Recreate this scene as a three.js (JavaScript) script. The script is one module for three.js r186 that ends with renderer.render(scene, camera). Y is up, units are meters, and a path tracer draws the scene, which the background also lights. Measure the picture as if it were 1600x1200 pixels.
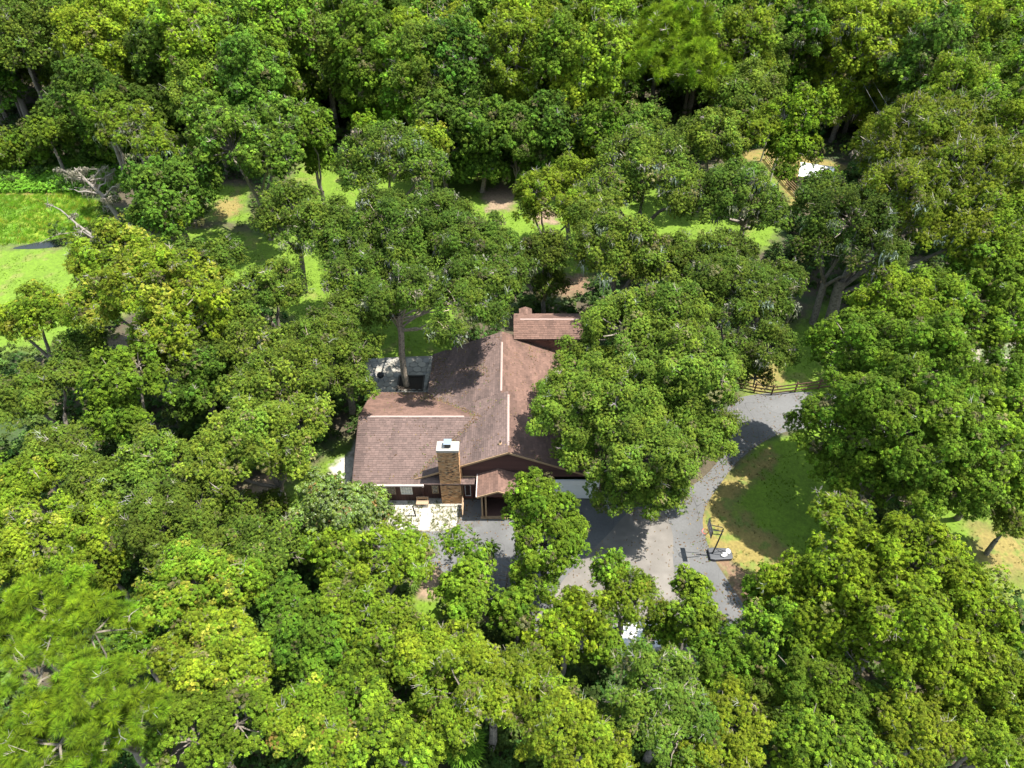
import * as THREE from 'three';
import { mergeGeometries } from 'three/addons/utils/BufferGeometryUtils.js';
import { RoundedBoxGeometry } from 'three/addons/geometries/RoundedBoxGeometry.js';

// ---------------------------------------------------------------- camera, sky, sun, exposure
const scene = new THREE.Scene();
const EYE = 46, PITCH = 42 * Math.PI / 180, FOCAL = 1110;            // FOCAL in pixels of a 1600 x 1200 picture
const camera = new THREE.PerspectiveCamera(2 * Math.atan(600 / FOCAL) * 180 / Math.PI, 4 / 3, 0.5, 2000);
camera.position.set(0, EYE, 0);
camera.rotation.x = -PITCH;
const renderer = new THREE.WebGLRenderer();
renderer.toneMapping = THREE.LinearToneMapping;
renderer.toneMappingExposure = 2.5;
renderer.shadowMap.enabled = true;
const SUN = new THREE.Vector3(0.37, 0.925, 0.02).normalize();
{                                                                    // clear summer sky, pale towards the horizon and round the sun
  const W = 256, H = 128, d = new Float32Array(W * H * 4), v = new THREE.Vector3();
  for (let y = 0; y < H; y++) for (let x = 0; x < W; x++) {
    const el = ((y + 0.5) / H - 0.5) * Math.PI, az = ((x + 0.5) / W - 0.5) * 2 * Math.PI;
    v.set(Math.cos(el) * Math.cos(az), Math.sin(el), Math.cos(el) * Math.sin(az));
    const k = Math.pow(1 - Math.max(0, v.y), 3), g = Math.max(0, v.dot(SUN)), glow = 0.9 * Math.pow(g, 14) + 0.35 * Math.pow(g, 3), i = (y * W + x) * 4;
    d[i] = 0.34 + 0.5 * k + glow; d[i + 1] = 0.5 + 0.42 * k + glow * 0.97; d[i + 2] = 0.7 + 0.24 * k + glow * 0.9; d[i + 3] = 1;
  }
  const t = new THREE.DataTexture(d, W, H, THREE.RGBAFormat, THREE.FloatType); t.mapping = THREE.EquirectangularReflectionMapping; t.magFilter = THREE.LinearFilter; t.needsUpdate = true;
  scene.background = t; scene.environment = t;
}
scene.environmentIntensity = scene.backgroundIntensity = 0.78;
const sun = new THREE.DirectionalLight(new THREE.Color(1, 0.955, 0.87), 5);
sun.position.copy(SUN).multiplyScalar(200).add(new THREE.Vector3(0, 0, -70));
sun.target.position.set(0, 0, -70);
sun.castShadow = true;
Object.assign(sun.shadow.camera, { left: -130, right: 130, top: 110, bottom: -110, near: 1, far: 420 });
sun.shadow.mapSize.set(4096, 4096);
scene.add(sun, sun.target);

// ---------------------------------------------------------------- helpers
function rng(seed) {
  let a = seed >>> 0;
  return () => { a = (a + 0x6d2b79f5) >>> 0; let t = Math.imul(a ^ (a >>> 15), 1 | a); t = (t + Math.imul(t ^ (t >>> 7), 61 | t)) ^ t; return ((t ^ (t >>> 14)) >>> 0) / 4294967296; };
}
function hash2(ix, iy, s) { let h = Math.imul(ix, 374761393) + Math.imul(iy, 668265263) + Math.imul(s, 974634777); h = Math.imul(h ^ (h >>> 13), 1274126177); return ((h ^ (h >>> 16)) >>> 0) / 4294967296; }
function noise(x, y, s = 0) {
  const ix = Math.floor(x), iy = Math.floor(y); let fx = x - ix, fy = y - iy;
  fx = fx * fx * (3 - 2 * fx); fy = fy * fy * (3 - 2 * fy);
  const a = hash2(ix, iy, s), b = hash2(ix + 1, iy, s), c = hash2(ix, iy + 1, s), d = hash2(ix + 1, iy + 1, s);
  return a + (b - a) * fx + (c - a) * fy + (a - b - c + d) * fx * fy;
}
const fbm = (x, y, s = 0) => noise(x, y, s) * 0.5 + noise(x * 2.1, y * 2.1, s + 1) * 0.28 + noise(x * 4.3, y * 4.3, s + 2) * 0.22;
const clamp = (x, a = 0, b = 1) => Math.min(b, Math.max(a, x)), smooth = (a, b, x) => { const t = clamp((x - a) / (b - a)); return t * t * (3 - 2 * t); }, lerp = (a, b, t) => a + (b - a) * t;
const SP = Math.sin(PITCH), CP = Math.cos(PITCH);
// survey: where the sight line through a pixel of the photograph meets the level at height h; s = pixels per metre there
function at(px, py, h = 0) {
  const u = (px - 800) / FOCAL, v = (py - 600) / FOCAL, dy = -SP - v * CP, dz = -CP + v * SP, t = (EYE - h) / -dy;
  return { x: u * t, z: dz * t, s: FOCAL / t };
}
const ground = (pts, h = 0) => pts.map(([x, y]) => { const p = at(x, y, h); return [p.x, p.z]; });
const names = new Map();
function numbered(name) { const n = names.get(name) ?? 0; names.set(name, n + 1); return n ? name + '_' + String(n).padStart(3, '0') : name; }
function tag(o, label, category, group, kind) {
  if (label) o.userData.label = label;
  if (category) o.userData.category = category;
  if (group) o.userData.group = group;
  if (kind) o.userData.kind = kind;
  return o;
}
function base(name, x, y, z, turn = 0) { const o = new THREE.Group(); o.name = numbered(name); o.position.set(x, y, z); o.rotation.y = turn; scene.add(o); return o; }
function part(name, geo, mat, parent) { const m = new THREE.Mesh(geo, mat); m.name = name; m.castShadow = m.receiveShadow = true; (parent ?? scene).add(m); return m; }
function structure(name, geo, mat) { const m = part(numbered(name), geo, mat); m.userData.kind = 'structure'; return m; }
const std = (r, g, b, rough = 0.85, more = {}) => new THREE.MeshStandardMaterial({ color: new THREE.Color().setRGB(r, g, b), roughness: rough, ...more });
function plain(g) { const n = g.index ? g.toNonIndexed() : g; for (const k of Object.keys(n.attributes)) if (!['position', 'normal', 'uv'].includes(k)) n.deleteAttribute(k); return n; }
const merged = (list) => mergeGeometries(list.map(plain));
function box(x0, y0, z0, x1, y1, z1) { const g = new THREE.BoxGeometry(Math.abs(x1 - x0), Math.abs(y1 - y0), Math.abs(z1 - z0)); return g.translate((x0 + x1) / 2, (y0 + y1) / 2, (z0 + z1) / 2); }
// tapered tube through points [x, y, z, radius]
function limb(pts, sides = 7) {
  const pos = [], idx = [], uv = [], up = new THREE.Vector3(), d = new THREE.Vector3(), a = new THREE.Vector3(), b = new THREE.Vector3();
  let along = 0;
  pts.forEach((p, i) => {
    const q = pts[Math.max(0, i - 1)], r = pts[Math.min(pts.length - 1, i + 1)];
    d.set(r[0] - q[0], r[1] - q[1], r[2] - q[2]).normalize();
    up.set(Math.abs(d.y) > 0.9 ? 1 : 0, Math.abs(d.y) > 0.9 ? 0 : 1, 0);
    a.crossVectors(up, d).normalize(); b.crossVectors(d, a);
    if (i) along += Math.hypot(p[0] - q[0], p[1] - q[1], p[2] - q[2]);
    for (let k = 0; k <= sides; k++) {
      const t = k / sides * Math.PI * 2, c = Math.cos(t) * p[3], s = Math.sin(t) * p[3];
      pos.push(p[0] + a.x * c + b.x * s, p[1] + a.y * c + b.y * s, p[2] + a.z * c + b.z * s); uv.push(k / sides, along);
    }
  });
  const n = sides + 1;
  for (let i = 0; i < pts.length - 1; i++) for (let k = 0; k < sides; k++) { const o = i * n + k; idx.push(o, o + 1, o + n, o + 1, o + n + 1, o + n); }
  const g = new THREE.BufferGeometry();
  g.setAttribute('position', new THREE.Float32BufferAttribute(pos, 3)); g.setAttribute('uv', new THREE.Float32BufferAttribute(uv, 2));
  g.setIndex(idx); g.computeVertexNormals();
  return g.toNonIndexed();
}
// a crooked limb from a to b
function crooked(a, b, r0, r1, rnd, n = 5, wob = 0.12, sides = 6) {
  const L = Math.hypot(b[0] - a[0], b[1] - a[1], b[2] - a[2]), pts = [];
  for (let i = 0; i <= n; i++) { const t = i / n, w = i && i < n ? wob * L / n * 2 : 0; pts.push([lerp(a[0], b[0], t) + (rnd() - 0.5) * w, lerp(a[1], b[1], t) + (rnd() - 0.5) * w, lerp(a[2], b[2], t) + (rnd() - 0.5) * w, lerp(r0, r1, t)]); }
  return limb(pts, sides);
}
function texture(w, h, f, srgb = true) {
  const d = new Uint8Array(w * h * 4), c = [0, 0, 0], enc = (v) => Math.round(255 * (v <= 0.0031308 ? v * 12.92 : 1.055 * Math.pow(v, 1 / 2.4) - 0.055));
  for (let y = 0, i = 0; y < h; y++) for (let x = 0; x < w; x++, i += 4) { f(x, y, c); for (let k = 0; k < 3; k++) d[i + k] = srgb ? enc(clamp(c[k])) : Math.round(clamp(c[k]) * 255); d[i + 3] = 255; }
  const t = new THREE.DataTexture(d, w, h); t.magFilter = THREE.LinearFilter; t.wrapS = t.wrapT = THREE.RepeatWrapping;
  if (srgb) t.colorSpace = THREE.SRGBColorSpace;
  t.needsUpdate = true; return t;
}
function insideDistance(poly, x, z) {                                // > 0 inside, metres from the outline
  let d = Infinity, inside = false;
  for (let i = 0, j = poly.length - 1; i < poly.length; j = i++) {
    const [xi, zi] = poly[i], [xj, zj] = poly[j], ex = xj - xi, ez = zj - zi, t = clamp(((x - xi) * ex + (z - zi) * ez) / (ex * ex + ez * ez || 1e-9));
    d = Math.min(d, (x - xi - ex * t) ** 2 + (z - zi - ez * t) ** 2);
    if ((zi > z) !== (zj > z) && x < (xj - xi) * (z - zi) / (zj - zi) + xi) inside = !inside;
  }
  return (inside ? 1 : -1) * Math.sqrt(d);
}

// ---------------------------------------------------------------- ground: one sheet, its cover painted where it lies
const rnd0 = rng(11);
const zones = [];                                                    // [outline in metres, soft edge, kind]
const zone = (kind, pts, edge = 1.2) => { const poly = ground(pts), xs = poly.map((p) => p[0]), zs = poly.map((p) => p[1]); zones.push({ kind, poly, edge, x0: Math.min(...xs) - 3, x1: Math.max(...xs) + 3, z0: Math.min(...zs) - 3, z1: Math.max(...zs) + 3 }); };
zone('lawn', [[-80, 385], [60, 388], [150, 382], [330, 355], [440, 370], [520, 420], [700, 440], [725, 520], [680, 575], [560, 575], [500, 520], [420, 480], [300, 470], [150, 500], [100, 545], [-100, 560]]);
zone('lawn', [[480, 240], [560, 245], [640, 260], [700, 272], [860, 262], [960, 300], [1160, 250], [1230, 262], [1230, 330], [1200, 390], [1000, 400], [900, 440], [860, 420], [700, 450], [500, 430], [420, 330]]);
zone('lawn', [[320, 290], [390, 290], [390, 350], [330, 345]]);
zone('lawn', [[1300, 640], [1262, 672], [1185, 695], [1125, 760], [1097, 815], [1110, 862], [1140, 910], [1160, 940], [1230, 930], [1340, 860], [1340, 700]], 0.4);
zone('lawn', [[1460, 740], [1640, 740], [1640, 950], [1560, 950], [1480, 860], [1430, 800]]);
zone('lawn', [[1165, 560], [1300, 470], [1340, 600], [1290, 622], [1165, 619]]);
zone('lawn', [[380, 840], [470, 745], [545, 690], [556, 770], [500, 830]]);
zone('lawn', [[640, 925], [692, 925], [692, 975], [640, 975]], 0.5);
zone('dry', [[1180, 248], [1245, 238], [1330, 260], [1300, 312], [1240, 330], [1200, 260]], 0.8);
zone('dry', [[1095, 805], [1128, 795], [1205, 832], [1255, 890], [1160, 912], [1105, 865]], 1.0);
zone('dry', [[1102, 806], [1120, 768], [1160, 728], [1200, 700], [1215, 712], [1165, 760], [1130, 800]], 0.7);
zone('dry', [[1525, 820], [1640, 840], [1640, 900], [1560, 905], [1520, 860]], 1.6);
zone('dry', [[1170, 600], [1215, 560], [1225, 600], [1180, 619]], 0.8);
zone('dry', [[335, 318], [372, 300], [380, 330], [345, 345]], 0.7);
zone('dirt', [[752, 300], [788, 284], [808, 302], [795, 326], [762, 330]], 0.8);
zone('dirt', [[850, 275], [905, 272], [905, 310], [860, 310]], 1.0);
zone('dirt', [[830, 330], [860, 325], [870, 350], [835, 350]], 0.7);
zone('needles', [[865, 432], [915, 430], [915, 462], [865, 462]], 0.8);
zone('needles', [[1108, 862], [1150, 872], [1180, 920], [1162, 948], [1140, 910]], 0.5);
zone('dry', [[1150, 238], [1220, 232], [1215, 252], [1150, 250]], 0.6);
zone('dirt', [[654, 882], [686, 878], [684, 935], [656, 935]], 0.4);
zone('sand', [[512, 745], [535, 712], [556, 690], [556, 760], [530, 770]], 0.5);
zone('dirt', [[360, 790], [400, 750], [430, 745], [440, 775], [400, 800]], 0.8);
zone('dirt', [[440, 830], [470, 795], [500, 780], [500, 800], [470, 825]], 0.5);
zone('sand', [[585, 778], [720, 778], [713, 832], [690, 830], [585, 828]], 0.25);
zone('scrub', [[1480, 500], [1540, 495], [1640, 550], [1640, 605], [1560, 595], [1495, 560]], 1.6);
zone('scrub', [[1395, 412], [1440, 405], [1450, 430], [1400, 440]], 0.8);
zone('marsh', [[-80, 305], [120, 302], [158, 318], [165, 345], [120, 372], [-80, 392]], 0.8);
zone('mud', [[-80, 296], [90, 296], [90, 303], [-80, 306]], 0.4);
const AX0 = -88, AX1 = 72, AZ0 = -136, AZ1 = -10, GW = 1950, GH = 1536;
const cover = (x, z, out) => {                                       // what grows or lies at a spot: shares of each kind
  const wx = x + (fbm(x * 0.9, z * 0.9, 5) - 0.5) * 1.8 + (noise(x * 5, z * 5, 9) - 0.5) * 0.25, wz = z + (fbm(x * 0.9 + 40, z * 0.9, 6) - 0.5) * 1.8 + (noise(x * 5, z * 5, 19) - 0.5) * 0.25;
  for (const k in out) out[k] = 0;
  for (const q of zones) {
    if (x < q.x0 || x > q.x1 || z < q.z0 || z > q.z1) continue;
    const sharp = q.edge < 0.45, d = sharp ? insideDistance(q.poly, lerp(x, wx, 0.3), lerp(z, wz, 0.3)) : insideDistance(q.poly, wx, wz), w = smooth(-q.edge, q.edge, d);
    if (w <= 0) continue;
    for (const k in out) out[k] *= 1 - w;
    out[q.kind] = (out[q.kind] ?? 0) + w;
  }
  return out;
};
const COVER = { lawn: 0, dry: 0, dirt: 0, needles: 0, sand: 0, marsh: 0, mud: 0, scrub: 0 };
const TINT = { lawn: [0.098, 0.165, 0.009], dry: [0.185, 0.145, 0.042], dirt: [0.22, 0.155, 0.1], needles: [0.16, 0.1, 0.06], sand: [0.4, 0.37, 0.325], marsh: [0.1, 0.19, 0.01], mud: [0.19, 0.16, 0.03], scrub: [0.22, 0.19, 0.15] };
const shares = { ...COVER };
const groundMap = texture(GW, GH, (px, py, c) => {
  const x = lerp(AX0, AX1, (px + 0.5) / GW), z = lerp(AZ1, AZ0, (py + 0.5) / GH);
  cover(x, z, shares);
  const fine = noise(x * 9, z * 9, 3), big = fbm(x * 0.35, z * 0.35, 21), mid = fbm(x * 1.6, z * 1.6, 33), grain = hash2(px, py, 77);
  const litter = lerp(0.7, 1.35, mid) * lerp(0.75, 1.25, grain), green = smooth(0.45, 0.7, big);
  c[0] = lerp(0.062, 0.032, green) * litter; c[1] = lerp(0.05, 0.055, green) * litter; c[2] = lerp(0.03, 0.013, green) * litter;
  for (const k in COVER) {
    const w = shares[k]; if (!w) continue;
    let [r, g, b] = TINT[k], m = lerp(0.8, 1.2, fine) * lerp(0.86, 1.14, grain);
    if (k === 'lawn') { const dryness = smooth(0.58, 0.8, fbm(x * 0.5 + 9, z * 0.5, 41)); r = lerp(r, 0.145, dryness * 0.7); g = lerp(g, 0.15, dryness * 0.7); b = lerp(b, 0.035, dryness * 0.7); m *= lerp(0.78, 1.2, mid); }
    if (k === 'dry') { const lush = smooth(0.5, 0.75, mid); r = lerp(r, 0.1, lush * 0.8); g = lerp(g, 0.145, lush * 0.8); b = lerp(b, 0.022, lush * 0.8); }
    if (k === 'marsh') { const y = smooth(0.4, 0.7, big); r = lerp(r, 0.15, y); g = lerp(g, 0.2, y); m *= lerp(0.6, 1.3, mid); }
    if (k === 'scrub') { const leafy = smooth(0.36, 0.54, noise(x * 1.1, z * 1.1, 61) * 0.6 + noise(x * 3, z * 3, 62) * 0.4); r = lerp(r, 0.08, leafy); g = lerp(g, 0.11, leafy); b = lerp(b, 0.04, leafy); }
    if (k === 'sand') { const leafy = smooth(0.58, 0.75, noise(x * 6.5, z * 6.5, 61) * 0.5 + noise(x * 1.3, z * 1.3, 60) * 0.5); r = lerp(r, 0.22, leafy * 0.4); g = lerp(g, 0.2, leafy * 0.4); b = lerp(b, 0.13, leafy * 0.4); }
    if (k === 'dirt' || k === 'needles') { const leaf = smooth(0.62, 0.75, noise(x * 4, z * 4, 63)); r = lerp(r, 0.14, leaf * 0.6); g = lerp(g, 0.12, leaf * 0.6); b = lerp(b, 0.06, leaf * 0.6); }
    for (let i = 0; i < 3; i++) c[i] = c[i] * (1 - w) + [r, g, b][i] * m * w;
  }
});
groundMap.wrapS = groundMap.wrapT = THREE.ClampToEdgeWrapping;
{
  const g = new THREE.PlaneGeometry(900, 900, 1, 1).rotateX(-Math.PI / 2).translate(0, 0, -150), p = g.attributes.position, uv = g.attributes.uv;
  for (let i = 0; i < p.count; i++) uv.setXY(i, (p.getX(i) - AX0) / (AX1 - AX0), (p.getZ(i) - AZ1) / (AZ0 - AZ1));
  structure('ground', g, new THREE.MeshStandardMaterial({ map: groundMap, roughness: 1 }));
}
function sheet(name, outline, y, mat, rounded = true, tile = 1) {    // a level sheet with a softly curved outline
  let pts = outline.map(([x, z]) => new THREE.Vector2(x, -z));
  if (rounded) pts = new THREE.CatmullRomCurve3(pts.map((p) => new THREE.Vector3(p.x, p.y, 0)), true, 'centripetal').getPoints(pts.length * 7).map((p) => new THREE.Vector2(p.x, p.y));
  const g = new THREE.ShapeGeometry(new THREE.Shape(pts)).rotateX(-Math.PI / 2).translate(0, y, 0);
  const p = g.attributes.position, uv = g.attributes.uv;
  for (let i = 0; i < p.count; i++) uv.setXY(i, p.getX(i) / tile, p.getZ(i) / tile);
  return structure(name, g, mat);
}
const asphaltMap = texture(1024, 1024, (px, py, c) => {
  const x = px / 1024 * 16, z = py / 1024 * 16, wrapN = (f, s) => { const u = px / 1024 * f, v = py / 1024 * f, n = (a, b) => noise(a, b, s); const tx = smooth(0.9, 1, px / 1024), ty = smooth(0.9, 1, py / 1024); return lerp(lerp(n(u, v), n(u - f, v), tx), lerp(n(u, v - f), n(u - f, v - f), tx), ty); };
  const blot = wrapN(4, 3) * 0.6 + wrapN(13, 4) * 0.4, grain = hash2(px, py, 5), fine = wrapN(160, 8);
  const crack = Math.min(Math.abs(wrapN(5, 14) - 0.5), Math.abs(wrapN(7, 24) - 0.47)) < 0.0035 ? 0.6 : 1;
  const m = lerp(0.7, 1.28, blot) * lerp(0.9, 1.1, grain) * lerp(0.92, 1.07, fine) * crack;
  c[0] = 0.1 * m; c[1] = 0.0995 * m; c[2] = 0.099 * m;
});
const asphalt = new THREE.MeshStandardMaterial({ map: asphaltMap, roughness: 0.95 });
const concreteMap = texture(512, 512, (px, py, c) => {
  const f = (k, s) => { const u = px / 512 * k, v = py / 512 * k, tx = smooth(0.88, 1, px / 512), ty = smooth(0.88, 1, py / 512); return lerp(lerp(noise(u, v, s), noise(u - k, v, s), tx), lerp(noise(u, v - k, s), noise(u - k, v - k, s), tx), ty); };
  const m = lerp(0.8, 1.15, f(5, 1)) * lerp(0.86, 1.12, f(21, 2)) * lerp(0.9, 1.1, hash2(px, py, 3));
  c[0] = 0.152 * m; c[1] = 0.138 * m; c[2] = 0.123 * m;
});
const concrete = new THREE.MeshStandardMaterial({ map: concreteMap, roughness: 0.95 });
const driveOutline = ground([[1400, 640], [1285, 614], [1170, 618], [1142, 628], [1135, 660], [1138, 690], [1110, 735], [1072, 765], [1035, 785], [980, 790], [930, 782], [868, 779], [790, 800], [752, 806], [690, 829], [600, 827], [480, 822], [425, 822], [300, 832], [250, 850], [255, 880], [310, 868], [425, 842], [480, 848], [560, 852], [655, 866], [680, 884], [710, 905], [770, 935], [820, 965], [860, 1010], [1000, 1040], [1150, 1020], [1167, 960], [1140, 912], [1112, 866], [1098, 817], [1105, 787], [1125, 757], [1150, 724], [1185, 695], [1230, 674], [1290, 668], [1400, 690]]);
sheet('driveway', driveOutline, 0.004, asphalt, true, 16);
const apronOutline = ground([[862, 1000], [872, 920], [905, 880], [950, 835], [985, 800], [1030, 795], [1050, 830], [1052, 880], [1066, 925], [1128, 962], [1120, 1015], [1000, 1030]]);
sheet('concrete_apron', apronOutline, 0.008, concrete, true, 8);
const walkOutline = ground([[719, 781], [757, 781], [757, 806], [752, 822], [712, 829]]);
sheet('walkway', walkOutline, 0.012, new THREE.MeshStandardMaterial({ map: concreteMap, roughness: 0.9, color: new THREE.Color().setRGB(0.8, 0.85, 0.92) }), false, 8);
// pond: dark shallow water at the foot of the marsh
sheet('pond', ground([[20, 388], [70, 377], [108, 370], [138, 351], [160, 341], [170, 352], [150, 369], [112, 381], [70, 388]]), 0.02, new THREE.MeshPhysicalMaterial({ color: new THREE.Color().setRGB(0.012, 0.012, 0.008), roughness: 0.06, specularIntensity: 1 }));

// ---------------------------------------------------------------- the house
const M = {
  deck: std(0.06, 0.035, 0.028, 0.9), trim: std(0.33, 0.215, 0.12, 0.8), gutter: std(0.62, 0.52, 0.48, 0.5), cap: std(0.3, 0.22, 0.195, 0.85),
  reveal: std(0.03, 0.012, 0.01, 0.9), frame: std(0.75, 0.72, 0.66, 0.6), redframe: std(0.17, 0.06, 0.045, 0.7), blind: std(0.6, 0.58, 0.52, 0.9), dark: std(0.012, 0.011, 0.012, 0.8),
  mortar: std(0.32, 0.25, 0.18, 0.95), capstone: new THREE.MeshStandardMaterial({ map: concreteMap, color: new THREE.Color().setRGB(2.3, 2.3, 2.25), roughness: 0.9 }), metal: std(0.62, 0.66, 0.7, 0.28, { metalness: 0.9 }), black: std(0.02, 0.02, 0.022, 0.5),
  wood: std(0.33, 0.2, 0.1, 0.85), garage: std(0.82, 0.81, 0.77, 0.6), fence: std(0.1, 0.055, 0.032, 0.9), post: std(0.36, 0.25, 0.16, 0.9), white: std(0.78, 0.78, 0.77, 0.4),
  glass: new THREE.MeshPhysicalMaterial({ color: new THREE.Color().setRGB(0.9, 0.93, 0.95), roughness: 0.03, transmission: 1, thickness: 0 }),
};
const tinted = (rough = 0.9) => new THREE.MeshStandardMaterial({ vertexColors: true, roughness: rough });
M.shingle = tinted(0.93); M.brick = tinted(0.92); M.board = tinted(0.85);
class Bits {                                                         // faces with a colour of their own, joined into one mesh
  constructor() { this.p = []; this.c = []; }
  quad(a, b, c, d, col) { for (const v of [a, b, c, a, c, d]) { this.p.push(...v); this.c.push(...col); } }
  box(x0, y0, z0, x1, y1, z1, col) {
    const A = [x0, y0, z0], B = [x1, y0, z0], C = [x1, y0, z1], D = [x0, y0, z1], E = [x0, y1, z0], F = [x1, y1, z0], G = [x1, y1, z1], H = [x0, y1, z1];
    this.quad(E, H, G, F, col); this.quad(D, C, G, H, col); this.quad(B, A, E, F, col); this.quad(C, B, F, G, col); this.quad(A, D, H, E, col); this.quad(A, B, C, D, col);
  }
  build() {
    const g = new THREE.BufferGeometry();
    g.setAttribute('position', new THREE.Float32BufferAttribute(this.p, 3)); g.setAttribute('color', new THREE.Float32BufferAttribute(this.c, 3));
    g.computeVertexNormals(); return g;
  }
}
const house = base('house', 0, 0, 0);
tag(house, 'sprawling single storey house with reddish brown shingle roofs and a brick chimney', 'house');
// one slope of shingles: E = eave corner, along = unit vector along the eave, up = unit vector up the slope
function slope(parent, E, along, up, L, W, tint, seed) {
  const b = new Bits(), r = rng(seed), rows = Math.round(W / 0.19), e = W / rows, nx = new THREE.Vector3(...along).cross(new THREE.Vector3(...up)); if (nx.y < 0) nx.negate();
  const P = (s, t, h) => [0, 1, 2].map((i) => E[i] + along[i] * s + up[i] * t + nx.getComponent(i) * h);
  for (let k = 0; k < rows; k++) {
    let s = -(k % 2) * 0.17 - r() * 0.05;
    while (s < L) {
      const w = 0.27 + r() * 0.14, s0 = Math.max(0, s), s1 = Math.min(L, s + w - 0.012), lift = 0.032 + r() * 0.016, t0 = k * e - r() * 0.015, t1 = (k + 1) * e + 0.012;
      if (s1 - s0 > 0.03) {
        const q = P(s0, t0, 0), stain = fbm(q[0] * 0.55 + seed, q[2] * 0.25 + q[1], 71), m = (0.84 + r() * 0.32) * lerp(1.1, 0.74, smooth(0.42, 0.68, stain)), gr = (r() - 0.5) * 0.02;
        const col = [tint[0] * m + gr, tint[1] * m + gr * 0.6, tint[2] * m + gr * 0.5];
        b.quad(P(s0, t0, lift), P(s1, t0, lift), P(s1, t1, 0.012), P(s0, t1, 0.012), col);
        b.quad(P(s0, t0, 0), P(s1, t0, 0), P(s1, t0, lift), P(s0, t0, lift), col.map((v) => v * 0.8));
      }
      s += w;
    }
  }
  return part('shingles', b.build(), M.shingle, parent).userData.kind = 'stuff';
}
const PITCHED = 5 / 12, CS = 1 / Math.hypot(1, PITCHED), SN = PITCHED * CS;
const GREYED = [0.108, 0.072, 0.062], WARM = [0.12, 0.068, 0.051];
// gable roof with its ridge along x or z; ridge from a to b at height h, half widths w0 (front or left) and w1
function gable(name, axis, a, b, c, h, w0, w1, tints, seed, trims = true) {
  const thick = 0.16, roof = new THREE.Group(); roof.name = name; house.add(roof);
  const shape = new THREE.Shape([[-w0, -w0 * PITCHED], [0, 0], [w1, -w1 * PITCHED], [w1, -w1 * PITCHED - thick], [0, -thick], [-w0, -w0 * PITCHED - thick]].map(([x, y]) => new THREE.Vector2(x, y)));
  const g = new THREE.ExtrudeGeometry(shape, { depth: b - a, bevelEnabled: false });
  if (axis === 'z') g.translate(c, h, a); else g.rotateY(Math.PI / 2).translate(a, h, c);
  part('deck', g, M.deck, roof);
  if (axis === 'z') {                                                // ridge at x = c, from z = a (far) to z = b (near)
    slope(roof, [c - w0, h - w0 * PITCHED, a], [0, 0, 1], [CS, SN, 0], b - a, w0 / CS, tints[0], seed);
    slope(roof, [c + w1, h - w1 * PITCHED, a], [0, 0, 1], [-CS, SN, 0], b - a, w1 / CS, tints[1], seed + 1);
  } else {                                                           // ridge at z = c, from x = a to x = b; local +x of the profile turns to -z
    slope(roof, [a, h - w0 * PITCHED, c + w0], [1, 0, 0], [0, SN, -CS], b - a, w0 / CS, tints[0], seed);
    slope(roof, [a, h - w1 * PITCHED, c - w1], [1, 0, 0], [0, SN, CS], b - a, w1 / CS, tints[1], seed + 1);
  }
  return roof;
}
function ridgeCap(roof, x0, z0, x1, z1, h) {                         // row of pale cap pieces folded over the ridge
  const n = Math.max(1, Math.round(Math.hypot(x1 - x0, z1 - z0) / 0.6)), r = rng(Math.round(x0 * 100 - z1 * 10)), list = [], alongX = Math.abs(x1 - x0) > Math.abs(z1 - z0);
  const prof = new THREE.Shape([[-0.09, -0.004], [0, 0.036], [0.09, -0.004], [0.09, -0.03], [0, 0.01], [-0.09, -0.03]].map(([x, y]) => new THREE.Vector2(x, y)));
  for (let i = 0; i < n; i++) {
    const L = Math.hypot(x1 - x0, z1 - z0) / n, g = new THREE.ExtrudeGeometry(prof, { depth: L + 0.05, bevelEnabled: false }).rotateX((r() - 0.2) * 0.02);
    if (alongX) g.rotateY(Math.PI / 2).translate(x0 + i * L, h + 0.03 + (r() - 0.5) * 0.01, z0); else g.translate(x0, h + 0.03 + (r() - 0.5) * 0.01, z0 + i * L);
    list.push(g);
  }
  part('ridge_cap', merged(list), M.cap, roof);
}
const HW = -12.62;                                                   // left end of the front wing
const wingRoof = gable('wing_roof', 'x', HW, -2.9, -41.8, 4.75, 5.36, 5.3, [GREYED, WARM], 101);
ridgeCap(wingRoof, -11.9, -41.8, -4.0, -41.8, 4.75);
const mainRoof = gable('main_roof', 'z', -43.75, -36.85, -0.3, 5.8, 7.48, 7.5, [GREYED, WARM], 111);
ridgeCap(mainRoof, -0.3, -43.3, -0.3, -37.6, 5.8);
const rearRoof = gable('rear_roof', 'z', -52.2, -43.755, -0.92, 5.542, 6.6, 6.9, [GREYED, WARM], 121);
ridgeCap(rearRoof, -0.92, -50.6, -0.92, -44.1, 5.542);
const upperRoof = gable('upper_roof', 'x', 0.15, 6.6, -53.5, 5.98, 1.95, 1.95, [WARM, WARM], 131);
ridgeCap(upperRoof, 0.75, -53.5, 6.2, -53.5, 5.98);
gable('rear_peak', 'z', -56.3, -55.1, 1.3, 5.4, 0.6, 0.6, [WARM, WARM], 151);
const porchRoof = gable('porch_roof', 'z', -37.05, -34.75, -1.07, 3.72, 1.62, 1.62, [WARM, WARM], 141);
// vent pipe on the main roof
{ const v = part('vent_pipe', new THREE.CylinderGeometry(0.05, 0.055, 0.4, 10).translate(-0.92, 5.75, -37.95), M.dark, mainRoof); part('collar', new THREE.CylinderGeometry(0.12, 0.15, 0.06, 12).translate(-0.92, 5.62, -37.95), M.trim, v); }
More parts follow.
